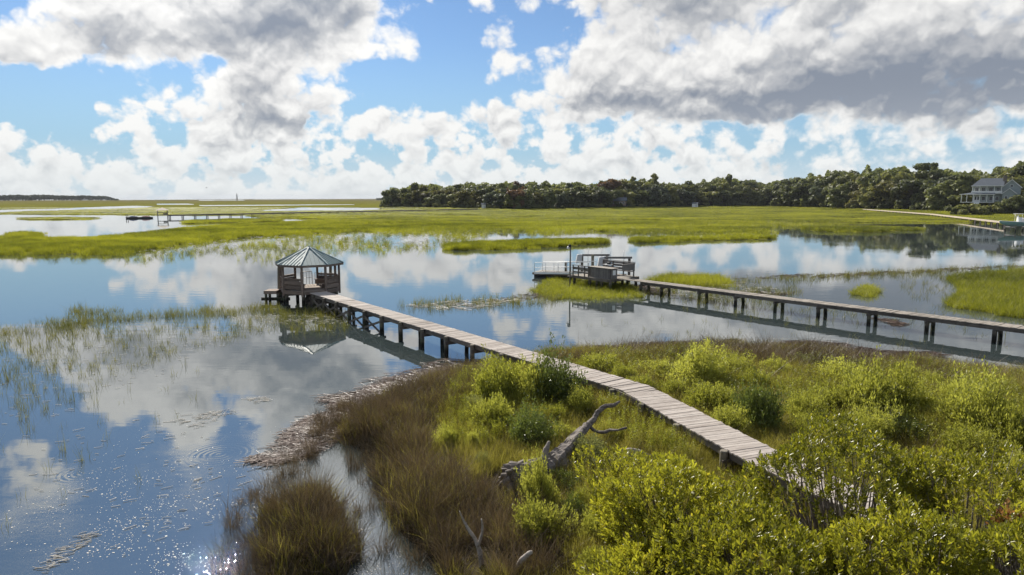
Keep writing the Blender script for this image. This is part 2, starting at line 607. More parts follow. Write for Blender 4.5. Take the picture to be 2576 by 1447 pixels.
def np_mesh(name, verts, faces, mat, smooth=False):
    """Fast mesh from arrays; faces is (n, k) with k fixed."""
    me = bpy.data.meshes.new(name)
    verts = np.asarray(verts, dtype=np.float32)
    faces = np.asarray(faces, dtype=np.int32)
    nf, k = faces.shape
    me.vertices.add(len(verts))
    me.vertices.foreach_set('co', verts.ravel())
    me.loops.add(nf * k)
    me.loops.foreach_set('vertex_index', faces.ravel())
    me.polygons.add(nf)
    me.polygons.foreach_set('loop_start', np.arange(0, nf * k, k, dtype=np.int32))
    me.polygons.foreach_set('loop_total', np.full(nf, k, dtype=np.int32))
    if smooth:
        me.polygons.foreach_set('use_smooth', np.ones(nf, dtype=bool))
    me.materials.append(mat)
    me.update(calc_edges=True)
    return me


def unit(v):
    return v / np.maximum(np.linalg.norm(v, axis=-1, keepdims=True), 1e-9)


def leaf_quads(pos, dirs, length, width, nrm=None):
    """Kite-shaped leaves: 4 verts each, from pos along dirs."""
    n = len(pos)
    d = unit(dirs)
    if nrm is None:
        nrm = rng.normal(size=(n, 3))
    side = unit(np.cross(d, nrm))
    length = np.broadcast_to(np.asarray(length, float).reshape(-1, 1), (n, 1))
    width = np.broadcast_to(np.asarray(width, float).reshape(-1, 1), (n, 1))
    v = np.empty((n, 4, 3))
    v[:, 0] = pos
    v[:, 1] = pos + d * length * 0.55 + side * width * 0.5
    v[:, 2] = pos + d * length
    v[:, 3] = pos + d * length * 0.55 - side * width * 0.5
    f = np.arange(n * 4).reshape(n, 4)
    return v.reshape(-1, 3), f


def blades(n, rad, h, w, lean=0.25, bend=0.25, hvar=0.35, seg=2):
    """A tuft of grass blades: strips of quads that taper to a narrow tip."""
    a = rng.uniform(0, 2 * np.pi, n)
    r = rad * np.sqrt(rng.uniform(0, 1, n))
    base = np.stack([r * np.cos(a), r * np.sin(a), np.zeros(n) - 0.08], 1)
    hh = h * (1 + hvar * rng.uniform(-1, 1, n))
    la = rng.uniform(0, 2 * np.pi, n)
    ld = np.stack([np.cos(la), np.sin(la), np.zeros(n)], 1)
    sl = lean * rng.uniform(0, 1, n) ** 1.3
    sb = bend * rng.uniform(0, 1, n) ** 1.5
    fa = rng.uniform(0, 2 * np.pi, n)
    side = np.stack([np.cos(fa), np.sin(fa), np.zeros(n)], 1)
    V = []
    for k in range(seg + 1):
        t = k / seg
        c = base + np.array([0, 0, 1.0]) * (hh * (t - 0.12 * sb * t * t))[:, None] + ld * (hh * (sl * t + sb * t * t))[:, None]
        ww = w * (1 - 0.85 * t ** 1.5)
        V.append(c - side * ww / 2)
        V.append(c + side * ww / 2)
    V = np.stack(V, 1)                          # n, 2*(seg+1), 3
    k = 2 * (seg + 1)
    F = []
    o = np.arange(n)[:, None] * k
    for q in range(seg):
        F.append(o + np.array([2 * q, 2 * q + 1, 2 * q + 3, 2 * q + 2]))
    return V.reshape(-1, 3), np.concatenate(F, 0)


def proto_coll(name, meshes):
    c = bpy.data.collections.new(name)
    for i, me in enumerate(meshes):
        o = bpy.data.objects.new(f'{name}_{i}', me)
        c.objects.link(o)
    return c


def scatter(name, coll, pts, scl, label, cat, tilt=0.0):
    """Uncountable plants: ONE object whose points carry the tufts (geometry nodes)."""
    pts = np.asarray(pts, float)
    n = len(pts)
    me = bpy.data.meshes.new(name)
    me.vertices.add(n)
    me.vertices.foreach_set('co', pts.astype(np.float32).ravel())
    scl = np.asarray(scl, np.float32)
    if scl.ndim == 1:
        scl = np.repeat(scl[:, None], 3, 1)
    at = me.attributes.new('scl', 'FLOAT_VECTOR', 'POINT')
    at.data.foreach_set('vector', scl.ravel())
    rot = np.zeros((n, 3), np.float32)
    rot[:, 2] = rng.uniform(0, 2 * np.pi, n)
    if tilt:
        rot[:, 0] = rng.normal(0, tilt, n)
        rot[:, 1] = rng.normal(0, tilt, n)
    at = me.attributes.new('rot', 'FLOAT_VECTOR', 'POINT')
    at.data.foreach_set('vector', rot.ravel())
    at = me.attributes.new('pick', 'INT', 'POINT')
    at.data.foreach_set('value', rng.integers(0, len(coll.objects), n).astype(np.int32))
    o = link(name, me)
    tag(o, label, cat, None, 'stuff')
    ng = bpy.data.node_groups.new(name, 'GeometryNodeTree')
    ng.interface.new_socket('Geometry', in_out='INPUT', socket_type='NodeSocketGeometry')
    ng.interface.new_socket('Geometry', in_out='OUTPUT', socket_type='NodeSocketGeometry')
    nd = ng.nodes
    gi, go = nd.new('NodeGroupInput'), nd.new('NodeGroupOutput')
    iop = nd.new('GeometryNodeInstanceOnPoints')
    ci = nd.new('GeometryNodeCollectionInfo')
    ci.inputs['Collection'].default_value = coll
    ci.inputs['Separate Children'].default_value = True
    ci.inputs['Reset Children'].default_value = True
    iop.inputs['Pick Instance'].default_value = True

    def attr(nm, typ):
        a = nd.new('GeometryNodeInputNamedAttribute')
        a.data_type = typ
        a.inputs['Name'].default_value = nm
        return a.outputs['Attribute']
    L = ng.links.new
    L(gi.outputs[0], iop.inputs['Points'])
    L(ci.outputs[0], iop.inputs['Instance'])
    L(attr('pick', 'INT'), iop.inputs['Instance Index'])
    e2r = nd.new('FunctionNodeEulerToRotation')
    L(attr('rot', 'FLOAT_VECTOR'), e2r.inputs[0])
    L(e2r.outputs[0], iop.inputs['Rotation'])
    L(attr('scl', 'FLOAT_VECTOR'), iop.inputs['Scale'])
    L(iop.outputs[0], go.inputs[0])
    md = o.modifiers.new('scatter', 'NODES')
    md.node_group = ng
    return o


# ------------------------------------------------------------------ map of the marsh, surveyed in photo coordinates (2576 x 1447)
def inpoly(px, py, poly):
    poly = np.asarray(poly, float)
    x1, y1 = poly[:, 0], poly[:, 1]
    x2, y2 = np.roll(x1, -1), np.roll(y1, -1)
    inside = np.zeros(np.shape(px), bool)
    for a, b, c, d in zip(x1, y1, x2, y2):
        cond = (b > py) != (d > py)
        t = (py - b) / (d - b if d != b else 1e-9)
        inside ^= cond & (px < a + t * (c - a))
    return inside


def vnoise(x, y, seed=0):
    """Smooth value noise in numpy, 0..1."""
    xi, yi = np.floor(x).astype(np.int64), np.floor(y).astype(np.int64)
    xf, yf = x - xi, y - yi
    xf, yf = xf * xf * (3 - 2 * xf), yf * yf * (3 - 2 * yf)

    def h(i, j):
        v = (i * 374761393 + j * 668265263 + seed * 974711) & 0x7fffffff
        v = ((v ^ (v >> 13)) * 1274126177) & 0x7fffffff
        return ((v ^ (v >> 16)) & 0xffff) / 65535.0
    return (h(xi, yi) * (1 - xf) + h(xi + 1, yi) * xf) * (1 - yf) + (h(xi, yi + 1) * (1 - xf) + h(xi + 1, yi + 1) * xf) * yf


def fnoise(x, y, seed=0, oct=3):
    s, a, t = 0, 1.0, 0
    for k in range(oct):
        s = s + a * vnoise(x * 2 ** k, y * 2 ** k, seed + k)
        t += a
        a *= 0.5
    return s / t


FARMARSH = [(-700, 506), (310, 503.5), (600, 501.5), (975, 499.5), (985, 520), (1300, 526), (1500, 519), (1740, 511), (1930, 511), (2000, 517),
            (2170, 525), (2576, 532), (3300, 540), (3300, 567), (2576, 565), (2500, 567), (2200, 562), (1960, 572), (1950, 597), (1740, 604), (1500, 590), (1240, 590),
            (1130, 626), (900, 652), (700, 655), (300, 655), (0, 652), (-700, 650)]
LAKES = [
    [(-700, 527), (0, 527), (148, 524), (340, 517.6), (390, 519), (350, 524), (150, 530), (60, 533), (-20, 537), (-700, 537)],
    [(-700, 538.5), (-50, 538.5), (224, 540), (356, 541), (470, 541.5), (600, 542), (616, 539), (625, 543), (690, 549), (800, 551), (812, 555), (760, 559), (690, 563), (576, 567), (416, 584),
     (248, 602), (190, 604), (60, 601), (-50, 600), (-700, 600)],
    [(398, 513), (488, 513), (486, 515.3), (400, 515.6)],
    [(500, 516), (700, 515), (890, 514), (895, 515.5), (700, 517.5), (510, 519)],
    [(500, 503.4), (610, 503.0), (610, 504.4), (505, 504.8)],
    [(640, 499.0), (900, 498.4), (960, 500.6), (640, 501.8)],
    [(640, 528), (760, 522), (960, 523), (975, 528), (900, 531), (790, 531), (660, 533)],
    [(1255, 546), (1330, 544.5), (1420, 546.5), (1370, 549), (1290, 549)],
    [(1770, 537), (1850, 535.5), (1880, 537.5), (1800, 539.5)],
    [(1030, 541), (1130, 540), (1240, 542), (1150, 544), (1060, 543.5)],
    [(1500, 556), (1640, 553), (1760, 556), (1660, 559), (1540, 559.5)],
    [(2060, 549), (2150, 547), (2230, 549), (2140, 552)],
    [(880, 566), (1010, 562), (1120, 564), (1020, 568.5), (920, 570)],
    [(1240, 590), (1500, 590), (1740, 604), (1950, 597), (1950, 640), (1240, 650), (1130, 627)],
]
ISLANDS = [
    [(52, 549.5), (150, 547.5), (246, 549), (220, 551.5), (110, 553.5), (60, 552.5)],
    [(20, 593), (60, 589), (106, 590), (105, 595), (20, 597)],
    [(456, 558.5), (560, 553.5), (640, 553), (712, 553.5), (700, 557.5), (560, 561), (470, 563)],
    [(1120, 622), (1200, 614), (1400, 607), (1530, 606), (1525, 613), (1400, 622), (1250, 628), (1130, 630)],
    [(1585, 603), (1700, 600), (1800, 599), (1945, 597), (1945, 602), (1800, 606), (1600, 611)],
    [(2000, 572), (2200, 574), (2330, 578), (2200, 585), (2050, 582)],
]


def far_density(px, py, jx=0.0, jy=0.0):
    """Cover of cordgrass 0..1 beyond the channel."""
    qx, qy = px + jx, py + jy
    d = inpoly(qx, qy, FARMARSH).astype(float)
    # wet fringe: thinner towards the front edge
    wet = np.clip((qy - (606 - 0.000022 * np.clip(qx - 300, 0, 1e9) ** 2 * 1.0)) / 46.0, 0, 1)
    wet = np.where(qx > 300, np.clip((qy - np.interp(qx, [300, 460, 650, 900, 1200, 1500, 1950], [632, 606, 588, 574, 572, 574, 584])) / 14.0, 0, 1), np.clip((qy - 634) / 10.0, 0, 1))
    d = d * (1 - 0.84 * wet)
    for q in LAKES[:6] + LAKES[7:]:
        d = np.where(inpoly(qx, qy, q), 0, d)
    d = np.where(inpoly(qx, qy, LAKES[6]), d * 0.30, d)
    d = np.where(inpoly(qx, qy, FARMARSH) & (qx > 1930) & (qy > 560), d * 0.30, d)
    for q in ISLANDS:
        d = np.where(inpoly(qx, qy, q), 0.92, d)
    return d


NEAR = [  # polygon, tufts per square metre, height
    ([(-400, 850), (0, 828), (110, 808), (155, 790), (185, 772), (240, 781), (400, 785), (560, 776), (700, 771), (720, 786), (560, 797), (400, 800), (240, 818), (100, 842), (0, 862), (-400, 880)], 12.5, 0.46),
    ([(-400, 880), (0, 858), (240, 815), (560, 795), (740, 785), (700, 830), (520, 868), (420, 900), (330, 935), (240, 985), (160, 1040), (0, 1080), (-400, 1150)], 4.8, 0.44),
    ([(-400, 1100), (0, 1070), (160, 1040), (330, 960), (480, 900), (600, 1000), (480, 1070), (330, 1130), (420, 1200), (300, 1310), (150, 1447), (-200, 1447)], 0.5, 0.45),
    ([(985, 772), (1100, 756), (1200, 748), (1340, 748), (1420, 745), (1400, 760), (1300, 770), (1180, 784), (1060, 786)], 9.0, 0.55),
    ([(1330, 735), (1380, 706), (1450, 703), (1560, 707), (1610, 730), (1620, 748), (1500, 758), (1380, 752)], 13.1, 0.42),
    ([(1620, 708), (1680, 697), (1780, 697), (1850, 712), (1850, 726), (1740, 722)], 22.0, 0.6),
    ([(1600, 745), (1660, 718), (1850, 722), (2000, 720), (2020, 740), (1950, 775), (1760, 770)], 5.0, 0.5),
    ([(1840, 708), (2000, 696), (2200, 686), (2400, 676), (2900, 655), (2900, 668), (2400, 690), (2200, 698), (2000, 708), (1850, 716)], 6.0, 0.55),
    ([(2380, 770), (2420, 730), (2380, 700), (2450, 692), (2576, 680), (2900, 680), (2900, 830), (2576, 800), (2450, 782)], 20.0, 0.6),
    ([(2140, 745), (2160, 728), (2190, 722), (2215, 738), (2180, 752)], 14.0, 0.5),
    ([(2250, 700), (2380, 690), (2390, 780), (2300, 760)], 1.6, 0.45),
    ([(1700, 775), (2076, 772), (2600, 815), (2600, 860), (2300, 830), (1900, 800)], 2.2, 0.42),
    ([(1440, 800), (2000, 800), (2576, 870), (2576, 920), (2100, 850), (1500, 850)], 0.35, 0.35),
    ([(690, 800), (760, 778), (880, 790), (870, 830), (740, 845)], 10.0, 0.5),
    ([(1225, 905), (1255, 880), (1290, 880), (1275, 925)], 12.0, 0.5),
]
LAND = [(3300, 990), (2576, 955), (2400, 945), (2200, 925), (2100, 903), (1930, 889), (1840, 887), (1600, 898), (1380, 906), (1310, 922), (1250, 943), (1180, 952), (1070, 975), (985, 1010), (950, 1035),
        (900, 1065), (850, 1095), (850, 1115), (940, 1125), (965, 1170), (965, 1260), (985, 1320), (1040, 1370), (1100, 1420), (1120, 1490), (1150, 1700), (1300, 2600), (3300, 2600)]
CLUMP = [(700, 1265), (800, 1245), (860, 1280), (890, 1350), (880, 1480), (680, 1480), (660, 1400), (670, 1320)]


def land_mask(px, py):
    return inpoly(px, py, LAND) | inpoly(px, py, CLUMP)


def proj_np(x, y, z=0.0):
    dz = z - CAM_H
    d = np.maximum(y * CP - dz * SP, 1e-3)
    return 1288.0 + F_PX * x / d, 723.5 - F_PX * (y * SP + dz * CP) / d


def soft_land(x, y):
    acc = 0
    for dx, dy in ((0, 0), (.5, 0), (-.5, 0), (0, .6), (0, -.6), (.9, .9), (-.9, .9), (.9, -.9), (-.9, -.9)):
        px, py = proj_np(x + dx * 0.7, y + dy * 0.7)
        acc = acc + np.where(y + dy < 3.0, True, land_mask(px, py)).astype(float)
    return acc / 9.0


def woods_edge(px):
    """Distance of the edge of the woods on the far shore, by photo column."""
    return np.interp(px, [960, 1000, 1300, 1500, 1740, 1930, 2000, 2170, 2400, 2576, 3300], [560, 545, 430, 500, 590, 590, 530, 430, 360, 335, 300])


def ground_z(x, y):
    x = np.asarray(x, float)
    y = np.asarray(y, float)
    yy = np.maximum(y, 0.5)
    px, py = proj_np(x, yy)
    D = np.hypot(x, y)
    z = np.full(x.shape, -0.45)
    near = (D < 75) & (y > -5)
    sl = np.where(near, soft_land(x, y), 0)
    sl = np.where(y < 9, 1.0, sl)
    hum = fnoise(x * 0.8, y * 0.8, 3) * 0.25
    zl = -0.45 + sl * (0.72 + hum)
    z = np.where(D < 75, zl, z)
    fd = far_density(px, py)
    zf = np.where(fd > 0.55, 0.10 + 0.12 * fnoise(x * 0.05, y * 0.05, 9), -0.45)
    z = np.where((D >= 75) & (y > 0), zf, z)
    # woods on the far shore stand on a low bank
    we = woods_edge(px)
    bank = np.clip((y - (we - 60)) / 110.0, 0, 1) * (px > 978)
    z = np.where((D > 200) & (y > 0), np.maximum(z, -0.45 + bank * 3.4), z)
    return z

# ------------------------------------------------------------------ ground: one sheet to the horizon
azs = np.concatenate([np.radians(np.linspace(-180, -50, 27)[:-1]), np.radians(np.linspace(-50, 50, 421)), np.radians(np.linspace(50, 180, 27)[1:])])
ds = np.concatenate([np.linspace(0.6, 8.0, 10)[:-1], np.exp(np.linspace(math.log(8.0), math.log(80.0), 230))[:-1], np.exp(np.linspace(math.log(80.0), math.log(900.0), 170))[:-1], np.exp(np.linspace(math.log(900.0), math.log(12000.0), 40))])
AA, DD = np.meshgrid(azs, ds)
GX, GY = DD * np.sin(AA), DD * np.cos(AA)
GZ = ground_z(GX, GY)
n_r, n_a = GX.shape
gv = np.stack([GX, GY, GZ], -1).reshape(-1, 3)
ii = np.arange((n_r - 1) * (n_a - 1))
r_, a_ = ii // (n_a - 1), ii % (n_a - 1)
gf = np.stack([r_ * n_a + a_, r_ * n_a + a_ + 1, (r_ + 1) * n_a + a_ + 1, (r_ + 1) * n_a + a_], 1)[:, ::-1]
gm, T, b, out = new_mat('marsh_ground')
at = T.node('ShaderNodeAttribute', attribute_name='soil')
geo = T.node('ShaderNodeNewGeometry')
n = T.noise(geo.outputs['Position'], 2.2, 6.0, 0.65)
nf = T.noise(geo.outputs['Position'], 0.045, 5.0, 0.62)
sc_ = T.m('MULTIPLY_ADD', T.m('SUBTRACT', n, 0.5), 1.1, 1.0)
sc_ = T.m('MULTIPLY_ADD', T.m('SUBTRACT', nf, 0.5), 1.2, sc_)
T.put(b.inputs['Base Color'], T.vm('SCALE', at.outputs['Color'], scale=sc_))
b.inputs['Roughness'].default_value = 0.95
b.inputs['Specular IOR Level'].default_value = 0.0
bp = T.node('ShaderNodeBump')
bp.inputs['Distance'].default_value = 0.08
T.put(bp.inputs['Height'], n)
T.put(b.inputs['Normal'], bp.outputs[0])
ground_me = np_mesh('ground', gv, gf, gm, True)
PXG, PYG = proj_np(GX, np.maximum(GY, 0.5))
soil = np.zeros((n_r, n_a, 4), np.float32)
soil[..., :] = (0.050, 0.042, 0.030, 1)                       # creek mud
nearland = (DD < 75) & (GZ > 0.02)
soil[nearland] = (0.062, 0.050, 0.028, 1)
farg = (DD >= 75) & (GZ > 0.0)
t = np.clip((np.log(DD) - math.log(550)) / (math.log(3000) - math.log(550)), 0, 1)[..., None]
mix_far = (1 - t) * np.array((0.150, 0.150, 0.022)) + t * np.array((0.115, 0.098, 0.038))
soil[..., :3] = np.where(farg[..., None], mix_far, soil[..., :3])
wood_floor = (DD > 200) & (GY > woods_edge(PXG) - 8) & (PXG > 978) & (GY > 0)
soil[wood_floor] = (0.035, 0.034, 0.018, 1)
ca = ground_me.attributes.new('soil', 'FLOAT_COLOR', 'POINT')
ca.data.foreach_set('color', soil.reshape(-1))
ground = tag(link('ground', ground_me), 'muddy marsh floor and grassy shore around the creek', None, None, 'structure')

# ------------------------------------------------------------------ water
wm, T, b, out = new_mat('creek_water')
geo = T.node('ShaderNodeNewGeometry')
pos = geo.outputs['Position']
mpn = T.node('ShaderNodeMapping')
T.put(mpn.inputs['Vector'], pos)
mpn.inputs['Rotation'].default_value = (0, 0, R(12))
mpn.inputs['Scale'].default_value = (0.55, 1.6, 1.0)
swell = T.noise(mpn.outputs[0], 0.9, 3.0, 0.5)
patchn = T.noise(pos, 0.06, 2.0, 0.5)
calm = T.mapr(patchn, 0.42, 0.66, 0.25, 1.1)
h = T.m('MULTIPLY', T.m('MULTIPLY', swell, calm), 0.0052)
gc = gp(470, 1440)
glit = T.vm('DISTANCE', T.vm('MULTIPLY', pos, (1.0, 0.72, 0.0)), (gc.x, gc.y * 0.72, 0.0))
gn = T.noise(pos, 0.55, 3.0, 0.6)
gmask = T.mapr(T.m('MULTIPLY_ADD', T.m('SUBTRACT', gn, 0.5), 11.0, glit), 0.0, 8.5, 1.0, 0.0, True)
fine = T.noise(pos, 26.0, 2.0, 0.6)
coarse = T.noise(pos, 5.0, 2.0, 0.6)
h = T.m('MULTIPLY_ADD', T.m('MULTIPLY', fine, gmask), 0.0028, h)
h = T.m('MULTIPLY_ADD', T.m('MULTIPLY', coarse, gmask), 0.0020, h)
for cx, cy, wl, rad in ((-9.2, 20.6, 5.5, 1.5), (-12.5, 19.2, 6.5, 1.1), (-9.8, 16.0, 9.0, 0.5)):   # rings where fish rose
    dst = T.vm('DISTANCE', T.vm('MULTIPLY', pos, (1, 1, 0)), (cx, cy, 0))
    ring = T.m('MULTIPLY', T.m('SINE', T.m('MULTIPLY', dst, wl * 6.28)), T.mapr(dst, rad * 0.1, rad, 1, 0, True))
    h = T.m('MULTIPLY_ADD', ring, 0.0007, h)
bp = T.node('ShaderNodeBump')
bp.inputs['Strength'].default_value = 1.0
bp.inputs['Distance'].default_value = 1.0
T.put(bp.inputs['Height'], h)
T.put(b.inputs['Normal'], bp.outputs[0])
mudn = T.noise(pos, 0.12, 3.0, 0.6)
T.put(b.inputs['Base Color'], T.mix(mudn, (0.030, 0.044, 0.048, 1), (0.050, 0.062, 0.058, 1)))
b.inputs['Roughness'].default_value = 0.015
b.inputs['IOR'].default_value = 2.6
wme = np_mesh('water', [(-12000, -12000, 0), (12000, -12000, 0), (12000, 13000, 0), (-12000, 13000, 0)], [(0, 1, 2, 3)], wm)
tag(link('water', wme), 'calm tidal creek mirroring the clouds', None, None, 'structure')


# ------------------------------------------------------------------ boardwalks
def pile(name, x, y, top, r, parent, lean=(0, 0), mat=None, bottom=-0.7):
    pts = [(x - lean[0], y - lean[1], bottom), (x - lean[0] * 0.5, y - lean[1] * 0.5, (bottom + top) / 2), (x, y, top - 0.03), (x, y, top)]
    mb = MB()
    mb.tube(pts, [r * 1.04, r * 1.02, r, r * 0.86], 10, 0.03)
    return mb.build(name, mat or M['pile'], parent, False)


class Path:
    def __init__(s, pts):
        s.p = [Vector((a, b, 0)) for a, b in pts]
        s.d = [0.0]
        for a, b in zip(s.p, s.p[1:]):
            s.d.append(s.d[-1] + (b - a).length)
        s.length = s.d[-1]

    def at(s, t):
        for i in range(len(s.p) - 1):
            if t <= s.d[i + 1] or i == len(s.p) - 2:
                u = (s.p[i + 1] - s.p[i]).normalized()
                return s.p[i] + u * (t - s.d[i]), u


def plank_row(parent, path, t0, t1, width, pitch, z, mats, limit, skip_first=0, wj=0.012, thick=0.04, ang_j=0.010):
    """Deck boards laid across the path; the first `skip_first` (farthest) go into one joined part."""
    n = int((t1 - t0) / pitch)
    joined = MB()
    for i in range(n):
        t = t0 + (i + 0.5) * pitch
        p, u = path.at(t)
        # ease the turn at bends
        pa, ua = path.at(max(t - 0.55, 0))
        pb, ub = path.at(min(t + 0.55, path.length))
        u = (ua + ub).normalized()
        ang = math.atan2(u.y, u.x) + math.pi / 2 + random.gauss(0, ang_j)
        w = round(width + random.choice((-0.01, 0, 0, 0, 0.01, 0.02)), 3)
        c = Vector((p.x + random.gauss(0, wj) * math.cos(ang), p.y + random.gauss(0, wj) * math.sin(ang), z + random.gauss(0, 0.006)))
        if i < skip_first:
            joined.box(c, (w, pitch - 0.014, thick), Matrix.Rotation(ang, 3, 'Z'))
        else:
            piece('plank', c, (w, round(pitch - 0.012, 3), thick), mats[0] if i % 5 or len(mats) == 1 else mats[1], parent, ang)
    if joined.v:
        o = joined.build('planks', mats[-1], parent)
        o['kind'] = 'stuff'


DECK_Z = 1.08
bw_path = Path([(-14.35, 50.05), (4.52, 24.4), (6.85, 17.5), (8.3, 14.4), (9.6, 10.2)])
bw = empty('boardwalk', (-5.0, 37.0, 0.0))


def fix_parent(root):
    for ch in root.children:
        ch.location = Vector(ch.location) - Vector(root.location)


tag(bw, 'long weathered grey boardwalk bending from the shrubs out to the green roofed gazebo', 'boardwalk')
n_all = int(bw_path.length / 0.142)
plank_row(bw, bw_path, 0.0, bw_path.length, 1.28, 0.142, DECK_Z - 0.02, [M['deck']], 300, max(0, n_all - 298))
bents = [0.9, 3.0, 5.2, 7.4, 9.7, 12.1, 14.6, 17.1, 19.6, 22.0, 24.4, 26.8, 29.2, 31.4, 33.6, 35.8, 38.2, 40.6, 43.0]
prev = None
for k, t in enumerate(bents):
    p, u = bw_path.at(t)
    nrm = Vector((u.y, -u.x, 0))                 # towards the camera side is negative of this
    L_ = p - nrm * 0.62 * -1
    ln = Vector((-u.y, u.x, 0))
    if ln.y > 0:
        ln = -ln
    # outer pile stands just beyond the edge of the deck, its top at deck height; inner one under the deck
    a, c = p + ln * 0.72, p - ln * 0.50
    gz = -0.7
    pile('pile', a.x, a.y, DECK_Z - 0.03 + random.uniform(-0.02, 0.02), 0.115 if k not in (12,) else 0.17, bw, (random.uniform(-.03, .03), random.uniform(-.03, .03)))
    pile('pile', c.x, c.y, DECK_Z - 0.30, 0.105, bw, (random.uniform(-.03, .03), random.uniform(-.03, .03)))
    a2, c2 = p + ln * 0.86 + u * 0.13, p - ln * 0.66 + u * 0.13
    beam('cross_beam', (a2.x, a2.y, DECK_Z - 0.33), (c2.x, c2.y, DECK_Z - 0.33), 0.05, 0.19, M['beam'], bw)
    if prev is not None:
        for s_ in (0.585, -0.50):
            q0, q1 = prev[0] + ln * s_, p + ln * s_
            beam('stringer', (q0.x, q0.y, DECK_Z - 0.145), (q1.x, q1.y, DECK_Z - 0.145), 0.05, 0.205, M['beam'], bw)
        if k <= 5:
            q0, q1 = prev[0] + ln * 0.74, p + ln * 0.74
            beam('cross_brace', (q0.x, q0.y, 0.72), (q1.x, q1.y, 0.0), 0.045, 0.13, M['beam'], bw)
            q0, q1 = prev[0] + ln * 0.79, p + ln * 0.79
            beam('cross_brace', (q0.x, q0.y, 0.0), (q1.x, q1.y, 0.72), 0.045, 0.13, M['beam'], bw)
    prev = (p, u)
fix_parent(bw)

P2_Z = 1.0
pier_path = Path([(9.78, 59.5), (28.05, 36.5), (36.0, 26.4)])
pier = empty('pier', (19.0, 47.8, 0.0))
tag(pier, 'long grey wooden pier without rails leading to the boat dock', 'pier')
plank_row(pier, pier_path, 0.0, pier_path.length, 1.25, 0.145, P2_Z - 0.02, [M['deck2']], 300, 0, 0.02, ang_j=0.02)
prev = None
bent_pts = [(11.75, 55.3), (13.92, 52.28), (16.02, 49.76), (18.21, 47.38), (20.34, 45.06), (22.49, 42.55), (24.62, 39.94), (26.89, 37.34), (29.2, 34.5), (31.4, 31.7)]
for k, (bx_, by_) in enumerate([(11.3, 57.6)] + bent_pts):
    t = (Vector((bx_, by_, 0)) - pier_path.p[0]).length
    p, u = pier_path.at(max(t, 0.05))
    ln = Vector((-u.y, u.x, 0))
    if ln.y > 0:
        ln = -ln
    for s_ in (0.45, -0.50):
        q = p + ln * s_
        pile('pile', q.x, q.y, P2_Z - 0.30, 0.12, pier, (random.uniform(-.04, .04), random.uniform(-.04, .04)))
    a2, c2 = p + ln * 0.66, p - ln * 0.66
    beam('cross_beam', (a2.x, a2.y, P2_Z - 0.335), (c2.x, c2.y, P2_Z - 0.335), 0.14, 0.14, M['beam'], pier)
    if prev is not None:
        for s_ in (0.57, -0.52):
            q0, q1 = prev + ln * s_, p + ln * s_
            beam('stringer', (q0.x, q0.y, P2_Z - 0.15), (q1.x, q1.y, P2_Z - 0.15), 0.05, 0.21, M['beam'], pier)
    prev = p
fix_parent(pier)

# ------------------------------------------------------------------ gazebo
GC = Vector((-15.76, 52.9, 0.0))
cam_dir = math.atan2(-GC.y, -GC.x)
face = cam_dir + R(7.6)                           # bearing of the side that faces the walkway
gz_ = empty('gazebo', GC)
tag(gz_, 'octagonal wooden gazebo with a green metal roof standing in the creek', 'gazebo')
RR, EAVE, APEX = 2.66, 3.02, 4.25
RP = 2.26


def oct_pt(r, k, z=0.0, off=0.5):
    a = face + R(45) * (k + off)
    return Vector((r * math.cos(a), r * math.sin(a), z))


